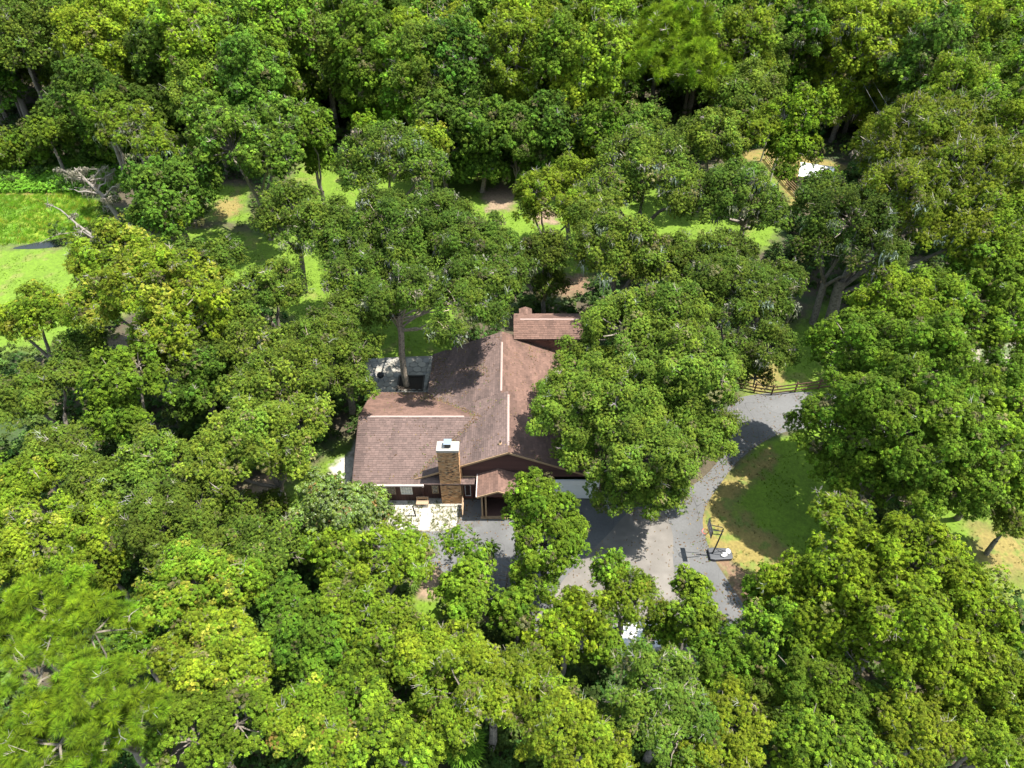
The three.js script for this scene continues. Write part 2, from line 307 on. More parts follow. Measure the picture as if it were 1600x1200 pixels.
// barge boards and gutter
function bar(a, b, w, hgt, out) {                                    // board from a to b, w thick, hgt high
  const d = new THREE.Vector3(b[0] - a[0], b[1] - a[1], b[2] - a[2]), L = d.length(), g = new THREE.BoxGeometry(L, hgt, w), m = new THREE.Matrix4();
  d.normalize(); const y = new THREE.Vector3(0, 1, 0).addScaledVector(d, -d.y).normalize(), z = new THREE.Vector3().crossVectors(d, y);
  m.makeBasis(d, y, z).setPosition((a[0] + b[0]) / 2, (a[1] + b[1]) / 2, (a[2] + b[2]) / 2);
  return g.applyMatrix4(m);
}
part('barge_board', bar([-0.3, 5.72, -36.82], [-7.8, 2.595, -36.82], 0.05, 0.17), M.trim, mainRoof);
part('barge_board', bar([-0.3, 5.72, -36.818], [7.2, 2.595, -36.818], 0.05, 0.17), M.trim, mainRoof);
part('barge_board', bar([-1.07, 3.66, -34.72], [-2.71, 2.977, -34.72], 0.05, 0.16), M.trim, porchRoof);
part('barge_board', bar([-1.07, 3.66, -34.718], [0.57, 2.977, -34.718], 0.05, 0.16), M.trim, porchRoof);
part('barge_board', bar([HW - 0.03, 4.68, -41.8], [HW - 0.03, 2.45, -36.44], 0.05, 0.17), M.deck, wingRoof);
part('barge_board', bar([HW - 0.032, 4.68, -41.8], [HW - 0.032, 2.45, -47.1], 0.05, 0.17), M.deck, wingRoof);
part('gutter', mergeGeometries([box(HW, 2.36, -36.43, -7.1, 2.5, -36.31), box(-7.1, 2.3, -36.9, -6.99, 2.52, -36.3)].map(plain)), M.gutter, wingRoof);
part('gutter', box(-2.78, 2.93, -37.05, -2.69, 3.06, -34.75), M.gutter, porchRoof);
// walls: boards upright on the wing, lapped boards in the gable
function wallBoards(name, x0, x1, topOf, zf, seed, facing = 1, bottom = 0, mode = 'upright') {
  const b = new Bits(), r = rng(seed), pick = () => { const m = 0.65 + r() * 0.6; return [0.07 * m, 0.03 * m, 0.024 * m]; };
  if (mode === 'upright') for (let x = x0; x < x1 - 0.01; x += 0.24) { const xe = Math.min(x1, x + 0.225), t = Math.min(topOf(x), topOf(xe)); if (t > bottom + 0.05) b.box(x, bottom, zf - facing * 0.2, xe, t, zf + facing * (r() * 0.012), pick()); }
  else for (let y = bottom; y < 6; y += 0.2) {                       // lapped boards clipped to the gable
    let a = null, e = null; for (let x = x0; x <= x1; x += 0.05) if (topOf(x) > y + 0.19) { a ??= x; e = x; }
    if (a === null || e - a < 0.1) break;
    const col = pick(); b.box(a, y, zf - facing * 0.2, e, y + 0.19, zf + facing * 0.005, col); b.quad([a, y, zf + facing * 0.035], [e, y, zf + facing * 0.035], [e, y + 0.19, zf + facing * 0.006], [a, y + 0.19, zf + facing * 0.006], col);
    b.quad([a, y, zf], [e, y, zf], [e, y, zf + facing * 0.035], [a, y, zf + facing * 0.035], col);
  }
  return part(name, b.build(), M.board, house);
}
const underMain = (x) => 5.8 - Math.abs(x + 0.3) * PITCHED - 0.18;
wallBoards('front_wall', -12.3, -7.1, () => 2.42, -36.84, 201);
wallBoards('front_wall', -7.1, 2.1, (x) => Math.min(2.72, underMain(x)), -37.1, 202);
wallBoards('gable_wall', -7.1, 7.0, (x) => underMain(x), -37.1, 203, 1, 2.72, 'lapped');
wallBoards('front_wall', 7.02, 7.2, () => 2.4, -37.1, 204);
part('side_wall', box(-12.3, 0, -46.7, -12.1, 2.5, -37.04), std(0.07, 0.032, 0.026, 0.9), house);
part('side_wall', new THREE.ExtrudeGeometry(new THREE.Shape([[-4.9, 2.45], [0, 4.5], [4.9, 2.45]].map(([x, y]) => new THREE.Vector2(x, y))), { depth: 0.2, bevelEnabled: false }).rotateY(Math.PI / 2).translate(-12.32, 0.02, -41.8), std(0.07, 0.032, 0.026, 0.9), house);
part('rear_wall', box(-12.1, 0, -46.7, -7.0, 2.5, -46.5), std(0.07, 0.032, 0.026, 0.9), house);
part('side_wall', box(-7.05, 0, -52, -6.9, 2.7, -46.7), std(0.07, 0.032, 0.026, 0.9), house);
part('side_wall', box(6.85, 0, -43.6, 7.0, 2.6, -37.3), std(0.07, 0.032, 0.026, 0.9), house);
part('side_wall', box(5.4, 0, -51.9, 5.55, 2.9, -43.6), std(0.07, 0.032, 0.026, 0.9), house);
// upper block with shingled front wall
{
  part('upper_wall', box(0.45, 0, -55.2, 6.3, 5.1, -51.95), std(0.1, 0.05, 0.038, 0.9), house);
  const b = new Bits(), r = rng(77);
  for (let k = 0; k < 12; k++) for (let x = 0.42 - (k % 2) * 0.2; x < 6.3; x += 0.4) { const m = 0.7 + r() * 0.5, s0 = Math.max(0.42, x), s1 = Math.min(6.3, x + 0.385), y = 2.8 + k * 0.19; b.box(s0, y, -51.95, s1, y + 0.2, -51.93 + r() * 0.02 + 0.01, [0.15 * m, 0.07 * m, 0.05 * m]); }
  part('wall_shingles', b.build(), M.shingle, house).userData.kind = 'stuff';
  part('gable_end', new THREE.ExtrudeGeometry(new THREE.Shape([[-1.55, 5.1], [0, 5.8], [1.55, 5.1]].map(([x, y]) => new THREE.Vector2(x, y))), { depth: 0.15, bevelEnabled: false }).rotateY(Math.PI / 2).translate(0.46, 0, -53.5), std(0.1, 0.05, 0.038, 0.9), house);
}
// windows: frame, muntins, panes, blinds
function windowAt(x0, x1, y0, y1, z, cols, rows, lit, frameMat = M.frame) {
  const w = part('window', mergeGeometries([box(x0 - 0.07, y1, z - 0.05, x1 + 0.07, y1 + 0.07, z + 0.05), box(x0 - 0.07, y0 - 0.07, z - 0.05, x1 + 0.07, y0, z + 0.06), box(x0 - 0.07, y0, z - 0.05, x0, y1, z + 0.045), box(x1, y0, z - 0.05, x1 + 0.07, y1, z + 0.045)].map(plain)), frameMat, house);
  const bars = [];
  for (let i = 1; i < cols; i++) { const x = lerp(x0, x1, i / cols); bars.push(box(x - 0.022, y0, z + 0.005, x + 0.022, y1, z + 0.03)); }
  for (let i = 1; i < rows; i++) { const y = lerp(y0, y1, i / rows); bars.push(box(x0, y - 0.022, z + 0.006, x1, y + 0.022, z + 0.031)); }
  for (const g of bars) part('muntin', g, frameMat, w);
  part('pane', new THREE.PlaneGeometry(x1 - x0, y1 - y0).translate((x0 + x1) / 2, (y0 + y1) / 2, z + 0.02), M.glass, w);
  part('blind', box(x0, y0, z + 0.006, x1, y1, z + 0.013), lit ? M.blind : std(0.12, 0.1, 0.075, 0.9), w);
}
windowAt(-11.75, -10.95, 0.95, 1.85, -36.82, 4, 3, true);
windowAt(-10.3, -9.45, 0.95, 1.85, -36.82, 4, 3, false, std(0.25, 0.19, 0.13, 0.7));
windowAt(-8.9, -8.1, 0.95, 1.85, -36.82, 4, 3, true);
windowAt(-6.42, -6.02, 0.75, 2.25, -37.08, 1, 4, false, std(0.3, 0.22, 0.14, 0.7));
// glazed door beside the chimney
{
  const d = part('door', mergeGeometries([box(-3.95, 0.05, -37.08, -3.86, 2.15, -37.02), box(-3.3, 0.05, -37.08, -3.21, 2.15, -37.02), box(-3.95, 2.15, -37.08, -3.21, 2.25, -37.02), box(-3.86, 0.05, -37.08, -3.3, 0.3, -37.03)].map(plain)), M.redframe, house);
  part('trim', mergeGeometries([box(-3.82, 0.34, -37.07, -3.77, 2.05, -37.035), box(-3.39, 0.34, -37.07, -3.34, 2.05, -37.035), box(-3.77, 2.0, -37.07, -3.39, 2.05, -37.035), box(-3.77, 0.34, -37.07, -3.39, 0.4, -37.035)].map(plain)), M.frame, d);
  part('pane', new THREE.PlaneGeometry(0.38, 1.6).translate(-3.58, 1.2, -37.045), M.glass, d);
  part('handle', new THREE.SphereGeometry(0.035, 10, 8).translate(-3.34, 1.0, -36.99), M.metal, d);
}
part('fascia', box(-4.0, 2.66, -37.09, -2.1, 2.8, -36.95), M.trim, house);
// entry porch: posts, sill, dark screened opening
{
  const posts = [-2.42, -2.12, 0.02];
  for (const x of posts) part('porch_post', box(x, 0.06, -35.2, x + 0.13, 2.95, -35.05), M.trim, house);
  part('porch_side', box(-2.42, 0.06, -37.05, -2.36, 2.9, -35.25), std(0.09, 0.035, 0.028, 0.9), house);
  part('porch_side', box(0.1, 0.06, -37.05, 0.16, 2.9, -35.25), std(0.09, 0.035, 0.028, 0.9), house);
  part('porch_sill', box(-2.5, 0, -35.2, 0.25, 0.1, -34.95), M.trim, house);
  part('porch_header', box(-2.42, 2.62, -35.16, 0.15, 2.92, -35.08), std(0.09, 0.035, 0.028, 0.9), house);
  part('porch_floor', box(-2.35, 0, -37.05, 0.1, 0.06, -35.2), std(0.1, 0.05, 0.04, 0.9), house);
  const d = part('entry_door', box(-1.5, 0.06, -37.07, -0.55, 2.1, -37.0), std(0.11, 0.03, 0.02, 0.6), house);
  part('handle', new THREE.SphereGeometry(0.035, 10, 8).translate(-0.65, 1.0, -36.97), M.metal, d);
  part('porch_gable', new THREE.ExtrudeGeometry(new THREE.Shape([[-1.3, 2.92], [0, 3.47], [1.3, 2.92]].map(([x, y]) => new THREE.Vector2(x, y))), { depth: 0.06, bevelEnabled: false }).translate(-1.07, 0, -35.14), std(0.07, 0.03, 0.025, 0.9), house);
}
// garage door of four sections
{
  const g = part('garage_door', mergeGeometries([box(2.1, 0, -37.12, 2.22, 2.3, -36.99), box(6.9, 0, -37.12, 7.02, 2.3, -36.99), box(2.22, 2.2, -37.12, 6.9, 2.3, -36.99)].map(plain)), M.garage, house);
  for (let k = 0; k < 4; k++) part('panel', new RoundedBoxGeometry(4.66, 0.535, 0.05, 2, 0.015).translate(4.56, 0.29 + k * 0.545, -37.06), M.garage, g);
}
// chimney: bricks in mortar, stone cap, metal flue hood
{
  const X0 = -5.68, X1 = -4.06, Z0 = -37.3, Z1 = -36.45, TOP = 6.25;
  const c = part('chimney', box(X0 + 0.012, 0, Z0, X1 - 0.012, TOP, Z1 - 0.012), M.mortar, house);
  const b = new Bits(), r = rng(303), pick = () => { const k = r(), m = 0.7 + r() * 0.55; return k < 0.12 ? [0.09 * m, 0.055 * m, 0.035 * m] : k < 0.25 ? [0.5 * m, 0.34 * m, 0.19 * m] : [0.46 * m, 0.25 * m, 0.115 * m]; };
  for (let k = 0; k * 0.078 < TOP - 0.05; k++) {
    const y = k * 0.078, y1 = Math.min(TOP, y + 0.066), off = k % 2 * 0.11;
    for (let x = X0 - off; x < X1 - 0.02; x += 0.22) { const s0 = Math.max(X0, x), s1 = Math.min(X1, x + 0.207); if (s1 - s0 > 0.03) b.box(s0, y, Z1 - 0.05, s1, y1, Z1 + r() * 0.012, pick()); }
    for (let z = Z0 - off; z < Z1 - 0.07; z += 0.22) { const s0 = Math.max(Z0, z), s1 = Math.min(Z1 - 0.06, z + 0.207); if (s1 - s0 > 0.03) { b.box(X1 - 0.05, y, s0, X1 + r() * 0.01, y1, s1, pick()); b.box(X0 - r() * 0.01, y, s0, X0 + 0.05, y1, s1, pick()); } }
  }
  part('bricks', b.build(), M.brick, c).userData.kind = 'stuff';
  part('cap', new RoundedBoxGeometry(1.72, 0.24, 0.98, 2, 0.03).translate(-4.87, TOP + 0.12, -36.87), M.capstone, c);
  part('flue_hood', mergeGeometries([new RoundedBoxGeometry(0.6, 0.05, 0.6, 2, 0.02).translate(-4.87, TOP + 0.68, -36.88)].map(plain)), M.metal, c);
  part('flue', box(-5.1, TOP + 0.22, -37.1, -4.64, TOP + 0.64, -36.66), M.black, c);
  part('downpipe', new THREE.CylinderGeometry(0.05, 0.05, 3.9, 10).translate(-3.98, 1.95, -36.88), M.trim, house);
  part('footing', box(-5.85, 0, -36.5, -4.02, 0.07, -36.2), M.capstone, house);
}

// ---------------------------------------------------------------- foliage: leaf sprays, needle tufts, moss, twigs (unit size, placed many times over each crown)
function leafSpray(seed, n, per, k, L, W, rc = 0.27, flat = 0.75, cup = 0.3) {   // n twig ends, each of per rosettes of k leaves
  const r = rng(seed), pos = [], col = [], p = new THREE.Vector3(), nrm = new THREE.Vector3(), t = new THREE.Vector3(), b = new THREE.Vector3(), q = new THREE.Vector3(), o = new THREE.Vector3(), e1 = new THREE.Vector3(), e2 = new THREE.Vector3(), ends = [];
  const put = (v, c) => { pos.push(v.x, v.y, v.z); col.push(...c); };
  for (let i = 0; i < n; i++) {
    let best = null, far = -1;
    for (let c = 0; c < 14; c++) {
      do q.set(r() * 2 - 1, r() * 2 - 1, r() * 2 - 1); while (q.lengthSq() > 1 || q.y < -0.5);
      q.setLength(0.35 + 0.55 * Math.pow(r(), 0.5)); q.y *= flat;
      const d = Math.min(9, ...ends.map((e) => e.distanceTo(q))); if (d > far) { far = d; best = q.clone(); }
    }
    ends.push(best);
    const me = 0.62 + r() * 0.72, warm = r(), size = 0.75 + r() * 0.5;
    for (let g = 0; g < per; g++) {
      do o.set(r() * 2 - 1, r() * 2 - 1, r() * 2 - 1); while (o.lengthSq() > 1 || o.y < -0.45);
      p.copy(best).addScaledVector(o, rc * size);
      nrm.copy(o).multiplyScalar(0.7).addScaledVector(best, 0.3).add(q.set((r() - 0.5) * 0.7, 0.8 + (r() - 0.5) * 0.4, (r() - 0.5) * 0.7)).normalize();
      e1.set(r() - 0.5, r() - 0.5, r() - 0.5).cross(nrm).normalize(); e2.crossVectors(nrm, e1);
      const mt = me * (0.75 + r() * 0.5), kk = Math.max(3, Math.round(k * (0.7 + r() * 0.6)));
      for (let j = 0; j < kk; j++) {
        const a = j / kk * 6.283 + r() * 0.7, up = (r() - 0.35) * cup * 2;
        t.copy(e1).multiplyScalar(Math.cos(a)).addScaledVector(e2, Math.sin(a)).addScaledVector(nrm, up).normalize(); b.crossVectors(nrm, t).normalize().addScaledVector(nrm, (r() - 0.5) * 0.7).normalize();
        const l = L * (0.65 + r() * 0.6), w = W * (0.7 + r() * 0.6) / 2, m = mt * (0.75 + r() * 0.5), c = [m * (0.9 + warm * 0.22), m, m * (0.7 + r() * 0.5)];
        const A = p.clone().addScaledVector(t, l * 0.08), T = p.clone().addScaledVector(t, l).addScaledVector(nrm, -l * 0.22), S = p.clone().addScaledVector(t, l * 0.5).addScaledVector(b, w), U = p.clone().addScaledVector(t, l * 0.5).addScaledVector(b, -w);
        for (const v of [A, S, T, A, T, U]) put(v, c);
      }
    }
  }
  const g = new THREE.BufferGeometry();
  g.setAttribute('position', new THREE.Float32BufferAttribute(pos, 3)); g.setAttribute('color', new THREE.Float32BufferAttribute(col, 3));
  return g;
}
function needleTuft(seed, n) {
  const r = rng(seed), pos = [], col = [], d = new THREE.Vector3(), s = new THREE.Vector3();
  for (let i = 0; i < n; i++) {
    do d.set(r() * 2 - 1, r() * 2 - 1, r() * 2 - 1); while (d.lengthSq() > 1 || d.lengthSq() < 0.05); d.normalize(); if (d.y < -0.15) d.y *= -1;
    s.set(r() - 0.5, r() - 0.5, r() - 0.5).cross(d).normalize().multiplyScalar(0.03);
    const a = 0.05 + r() * 0.15, e = 0.75 + r() * 0.4, m = 0.7 + r() * 0.6, c = [m * (0.9 + r() * 0.25), m, m * 0.9];
    pos.push(d.x * a - s.x, d.y * a - s.y, d.z * a - s.z, d.x * a + s.x, d.y * a + s.y, d.z * a + s.z, d.x * e, d.y * e - 0.12 * e * e, d.z * e); col.push(...c, ...c, ...c);
  }
  const g = new THREE.BufferGeometry();
  g.setAttribute('position', new THREE.Float32BufferAttribute(pos, 3)); g.setAttribute('color', new THREE.Float32BufferAttribute(col, 3));
  return g;
}
function mossTuft(seed) {
  const r = rng(seed), pos = [], col = [];
  for (let i = 0; i < 26; i++) {
    const x = (r() - 0.5) * 0.9, z = (r() - 0.5) * 0.9, L = 0.25 + r() * r() * 1.0, a = r() * Math.PI, w = 0.025 + r() * 0.04, m = 0.7 + r() * 0.6; let px = x, pz = z, y = 0.1;
    for (let k = 0; k < 4; k++) {
      const nx = px + (r() - 0.5) * 0.22, nz = pz + (r() - 0.5) * 0.22, ny = y - L / 4, w0 = w * (1 - k * 0.22), w1 = w * (0.78 - k * 0.22), cx = Math.cos(a), cz = Math.sin(a);
      const A = [px - cx * w0, y, pz - cz * w0], B = [px + cx * w0, y, pz + cz * w0], C = [nx + cx * w1, ny, nz + cz * w1], D = [nx - cx * w1, ny, nz - cz * w1];
      for (const v of [A, B, C, A, C, D]) { pos.push(...v); col.push(m, m, m); }
      px = nx; pz = nz; y = ny;
    }
  }
  const g = new THREE.BufferGeometry();
  g.setAttribute('position', new THREE.Float32BufferAttribute(pos, 3)); g.setAttribute('color', new THREE.Float32BufferAttribute(col, 3));
  return g;
}
function bareTwig(seed) {
  const r = rng(seed), list = [crooked([0, -0.9, 0], [(r() - 0.5) * 0.9, 0.6, (r() - 0.5) * 0.9], 0.035, 0.01, r, 4, 0.15, 4)];
  for (let i = 0; i < 5; i++) { const y = -0.3 + r() * 0.7, a = r() * 6.28; list.push(crooked([0, y, 0], [Math.cos(a) * 0.5, y + 0.2 + r() * 0.4, Math.sin(a) * 0.5], 0.024, 0.007, r, 3, 0.2, 3)); }
  const g = merged(list); g.deleteAttribute('uv'); return g;
}
function frond(seed, n = 11) {                                       // one fan of a palmetto, split into blades
  const r = rng(seed), pos = [], col = [];
  for (let f = 0; f < 9; f++) {
    const a = f / 9 * 6.28 + r(), el = 0.35 + r() * 0.7, ox = Math.cos(a) * 0.5 * Math.cos(el), oz = Math.sin(a) * 0.5 * Math.cos(el), oy = Math.sin(el) * 0.55;
    for (let k = 0; k < n; k++) {
      const b = a + (k / (n - 1) - 0.5) * 2.4, L = 0.55 + r() * 0.15, m = 0.75 + r() * 0.5, tx = ox + Math.cos(b) * L, tz = oz + Math.sin(b) * L, ty = oy + 0.1 - r() * 0.2, sx = -Math.sin(b) * 0.04, sz = Math.cos(b) * 0.04;
      pos.push(ox, oy, oz, (ox + tx) / 2 + sx, oy + 0.05, (oz + tz) / 2 + sz, tx, ty, tz, ox, oy, oz, tx, ty, tz, (ox + tx) / 2 - sx, oy + 0.05, (oz + tz) / 2 - sz);
      for (let q = 0; q < 6; q++) col.push(m, m, m * 0.9);
    }
  }
  const g = new THREE.BufferGeometry();
  g.setAttribute('position', new THREE.Float32BufferAttribute(pos, 3)); g.setAttribute('color', new THREE.Float32BufferAttribute(col, 3));
  return g;
}
const many = (n, f) => Array.from({ length: n }, (_, i) => f(i));
const SPRAY = {
  oak: many(4, (i) => leafSpray(1000 + i, 11, 5, 5, 0.19, 0.12, 0.22)),
  laurel: many(4, (i) => leafSpray(1100 + i, 10, 5, 5, 0.22, 0.12, 0.24, 0.85)),
  gum: many(4, (i) => leafSpray(1200 + i, 8, 5, 5, 0.25, 0.17, 0.27, 0.9, 0.4)),
  pine: many(3, (i) => needleTuft(1300 + i, 140)),
};
SPRAY.dark = SPRAY.gum; SPRAY.lime = SPRAY.gum; SPRAY.magnolia = many(3, (i) => leafSpray(1400 + i, 8, 5, 6, 0.26, 0.14, 0.26, 0.85));
const MOSS = many(3, (i) => mossTuft(1500 + i)), TWIG = many(3, (i) => bareTwig(1600 + i)), FROND = many(2, (i) => frond(1700 + i));
const leafy = (name, trans = 0.3, rough = 0.95, spec = 0.2) => new THREE.MeshPhysicalMaterial({ name, vertexColors: true, roughness: rough, transmission: trans, thickness: 0, specularIntensity: spec, side: THREE.DoubleSide });
const LEAF = leafy('leaf', 0.25), GLOSSY = leafy('glossy_leaf', 0, 0.42, 0.9), NEEDLE = leafy('needle', 0.25), GRASSY = leafy('grass_blade', 0.5), MOSSY = leafy('moss', 0.15, 0.95, 0.2);
const BARK = new THREE.MeshStandardMaterial({ roughness: 0.95, bumpScale: 0.03, map: texture(128, 256, (x, y, c) => { const m = lerp(0.55, 1.4, noise(x * 0.14, y * 0.03, 3)) * lerp(0.7, 1.3, noise(x * 0.5, y * 0.12, 4)); c[0] = 0.17 * m; c[1] = 0.145 * m; c[2] = 0.115 * m; }) });
const GREYBARK = new THREE.MeshStandardMaterial({ map: BARK.map, color: new THREE.Color().setRGB(1.7, 1.62, 1.5), roughness: 0.95 });
const DEADWOOD = std(0.2, 0.175, 0.15, 0.95);
const PALEBARK = std(0.46, 0.42, 0.37, 0.9), TWIGGY = std(0.34, 0.31, 0.26, 0.95);
// species: leaf colour, crown height over width, spray size, share of bare twigs, moss
const KIND = {
  oak: { c: [0.092, 0.14, 0.022], vr: 0.72, size: 0.95, twig: 0.02 },
  laurel: { c: [0.132, 0.19, 0.017], vr: 0.8, size: 0.95, twig: 0.03 },
  gum: { c: [0.108, 0.182, 0.018], vr: 1.0, size: 1.0, twig: 0.008 },
  lime: { c: [0.132, 0.195, 0.013], vr: 1.0, size: 1.0, twig: 0.01 },
  dark: { c: [0.08, 0.145, 0.02], vr: 1.05, size: 1.05, twig: 0.008 },
  magnolia: { c: [0.07, 0.115, 0.016], vr: 0.9, size: 1.0, twig: 0 },
  pine: { c: [0.15, 0.25, 0.016], vr: 0.8, size: 1.2, twig: 0.02 },
};
const treeGroups = new Map();
let nInstances = 0, treeSeed = 0;
const dummy = new THREE.Object3D(), vA = new THREE.Vector3(), vB = new THREE.Vector3(), qA = new THREE.Quaternion(), qB = new THREE.Quaternion(), YUP = new THREE.Vector3(0, 1, 0), tint = new THREE.Color();
function copies(name, geo, mat, list, parent) {                      // list of { p, up, s, c }
  if (!list.length) return;
  const m = new THREE.InstancedMesh(geo, mat, list.length); m.name = name; m.castShadow = m.receiveShadow = true;
  list.forEach((e, i) => {
    qA.setFromUnitVectors(YUP, e.up ?? YUP); qB.setFromAxisAngle(YUP, e.turn);
    dummy.position.set(...e.p); dummy.quaternion.copy(qA).multiply(qB); dummy.scale.set(e.s, e.s * (e.sy ?? 1), e.s); dummy.updateMatrix();
    m.setMatrixAt(i, dummy.matrix); m.setColorAt(i, tint.setRGB(...e.c));
  });
  m.userData.kind = 'stuff'; parent.add(m); nInstances += list.length;
  return m;
}
// a tree from the crown masses seen in the photograph: [pixel x, pixel y, radius in pixels, height of the mass's middle in metres]
const crowns = [];                                                   // for keeping the back woods clear of hand-set trees
const KINDNAME = { oak: 'oak_tree', laurel: 'laurel_tree', gum: 'sweetgum_tree', lime: 'sweetgum_tree', dark: 'broadleaf_tree', magnolia: 'magnolia_tree', pine: 'pine_tree' };
function tree(kind, masses, label, o = {}) {
  const K = KIND[kind], seed = ++treeSeed * 7919 + 13, r = rng(seed);
  const W = masses.map(([px, py, rp, h]) => { const p = at(px, py, h); return { x: p.x, y: h, z: p.z, R: rp / p.s, s: p.s, px, py, rp }; });
  if (o.skirt) { const w = W[0]; W.push({ ...w, y: w.y * 0.48, R: w.R * o.skirt }); }
  const tot = W.reduce((a, w) => a + w.R * w.R, 0);
  let bx = W.reduce((a, w) => a + w.x * w.R * w.R, 0) / tot, bz = W.reduce((a, w) => a + w.z * w.R * w.R, 0) / tot;
  if (o.foot) { const f = at(...o.foot); bx = f.x; bz = f.z; }
  const root = base(o.name ?? KINDNAME[kind], bx, 0, bz);
  tag(root, label, o.category ?? (kind === 'pine' ? 'pine tree' : 'tree'), o.group);
  for (const w of W) crowns.push(w);
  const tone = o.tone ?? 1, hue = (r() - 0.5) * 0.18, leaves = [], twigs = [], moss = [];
  const fullness = o.full ?? 1;
  const lobesOf = [];
  for (const w of W) {
    const vr = (o.vr ?? K.vr), Q = Math.max(0.6, w.R * 1.06 - 0.1), H = Math.min(Q * vr, w.y * 0.85), n = Math.round(clamp(Q * 5.2, 10, 42)), lobes = [];
    for (let i = 0; i < n; i++) {
      const y = 1 - (i + 0.5) / n * 1.4, a = i * 2.4 + r() * 1.1 + seed, k = Math.sqrt(Math.max(0, 1 - y * y)), rl = Q * (0.12 + r() * r() * 0.24), d = (0.98 - rl / Q) * (0.86 + r() * 0.24);
      lobes.push({ x: w.x + Math.cos(a) * k * Q * d, y: w.y + y * H * d + (r() - 0.5) * 0.25 * H, z: w.z + Math.sin(a) * k * Q * d, r: rl, dir: [Math.cos(a) * k, y, Math.sin(a) * k], tone: 0.8 + r() * 0.42, hue: (r() - 0.5) * 0.22, sq: 0.65 + r() * 0.4 });
    }
    lobes.push({ x: w.x, y: w.y + 0.05 * H, z: w.z, r: Q * 0.7, dir: [0, 1, 0], tone: 0.95, hue: 0, sq: H / Q });
    lobesOf.push(lobes);
  }
  const all = lobesOf.flat();
  W.forEach((w, wi) => {
    const near = clamp(0.15 + 6.9 / w.s, 0.33, 0.95) * K.size, gap = near * (kind === 'pine' ? 0.95 : 1.0);
    for (const l of lobesOf[wi]) {
      const count = Math.round(4 * Math.PI * (l.r + 0.15) * (l.r + 0.15) * 0.8 / (gap * gap) * fullness), squash = l.sq;
      for (let i = 0; i < count; i++) {
        const y = 1 - r() * 1.55, a = r() * 6.2832, k = Math.sqrt(Math.max(0, 1 - y * y));
        vA.set(Math.cos(a) * k, y, Math.sin(a) * k);
        if (vA.x * l.dir[0] + vA.y * l.dir[1] + vA.z * l.dir[2] < -0.4) continue;
        const d = l.r * (0.62 + r() * 0.46) + (r() < 0.24 ? near * r() * 1.3 : 0), x = l.x + vA.x * d, yy = l.y + vA.y * d * squash, z = l.z + vA.z * d;
        let buried = false;
        for (const m of all) if (m !== l) { const dx = x - m.x, dy = (yy - m.y) / m.sq, dz = z - m.z; if (dx * dx + dy * dy + dz * dz < m.r * m.r * 0.42) { buried = true; break; } }
        if (buried || yy < 0.4) continue;
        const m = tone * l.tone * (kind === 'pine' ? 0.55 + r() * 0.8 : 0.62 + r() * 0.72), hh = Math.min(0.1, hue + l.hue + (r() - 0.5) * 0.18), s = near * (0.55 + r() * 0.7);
        if (noise(x * 0.55 / near + seed, z * 0.55 / near + yy * 0.4, 8) < 0.28) continue;
        let c = [K.c[0] * m * (1 + hh), K.c[1] * m, K.c[2] * m * 0.65 * (1 - hh * 0.5)];
        if (kind !== 'pine' && r() < 0.035) c = [0.115 * m, 0.11 * m, 0.045 * m];
        if (o.rust && r() < o.rust) c = [0.17 * m, 0.11 * m, 0.03 * m];
        if (o.gold && r() < o.gold) c = [0.235 * m, 0.25 * m, 0.03 * m];
        const up = vA.clone().multiplyScalar(0.75).add(vB.set((r() - 0.5) * 0.5, 0.6, (r() - 0.5) * 0.5)).normalize();
        leaves.push({ p: [x - bx, yy, z - bz], up, turn: r() * 6.28, s, sy: 0.8 + r() * 0.3, c });
        if (r() < (o.twig ?? K.twig) * 1.5) twigs.push({ p: [x - bx, yy + s * 0.25, z - bz], up, turn: r() * 6.28, s: clamp(s * (1.2 + r() * 1.0), 0.4, 0.35 + 11 / w.s), c: [1, 1, 1].map(() => 0.7 + r() * 0.2) });
        if (o.moss && r() < o.moss * 0.7 && y < 0.7) moss.push({ p: [x - bx + vA.x * s * 0.5, yy - s * 0.1, z - bz + vA.z * s * 0.5], turn: r() * 6.28, s: 0.7 + r() * 0.9, c: [0.16 + r() * 0.06, 0.175 + r() * 0.05, 0.115 + r() * 0.04] });
      }
    }
  });
  // trunk and limbs
  const big = Math.max(...W.map((w) => w.R)), tr = o.trunk ?? clamp(big * 0.06 + 0.06, 0.1, 0.5), tops = Math.min(...W.map((w) => w.y)), fork = [(r() - 0.5) * 0.8, Math.max(1.2, tops * (o.fork ?? 0.5)), (r() - 0.5) * 0.8], wood = [crooked([0, -0.1, 0], fork, tr * 1.25, tr, r, 4, 0.06, 9)];
  for (const w of W) {
    const mid = [w.x - bx, w.y - w.R * 0.1, w.z - bz], lr = clamp(1.25 / Math.sqrt(W.length), 0.36, 0.8) * tr, f = Math.min(W.length > 2 ? 0.7 + 0.3 * r() : 1, Math.max(0.4, (w.y - w.R * 0.1 - 1) / fork[1])); wood.push(crooked([fork[0] * f, fork[1] * f, fork[2] * f], mid, lr, lr * 0.4, r, 6, 0.14, 6));
    const ls = lobesOf[W.indexOf(w)], st = w.s > 12 ? 1 : 3;
    for (let i = 0; i < ls.length - 1; i += st) if (kind !== 'pine' || ls[i].dir[1] < 0.3) wood.push(crooked(mid, [ls[i].x - bx, ls[i].y, ls[i].z - bz], tr * 0.3, tr * 0.08, r, 3, 0.18, 4));
  }
  part('trunk', merged(wood), o.pale ? PALEBARK : o.bark ? GREYBARK : BARK, root);
  const geo = SPRAY[kind], gi = treeSeed % geo.length;
  copies('crown', geo[gi], kind === 'pine' ? NEEDLE : kind === 'magnolia' ? GLOSSY : LEAF, leaves, root);
  copies('bare_twigs', TWIG[treeSeed % 3], TWIGGY, twigs, root);
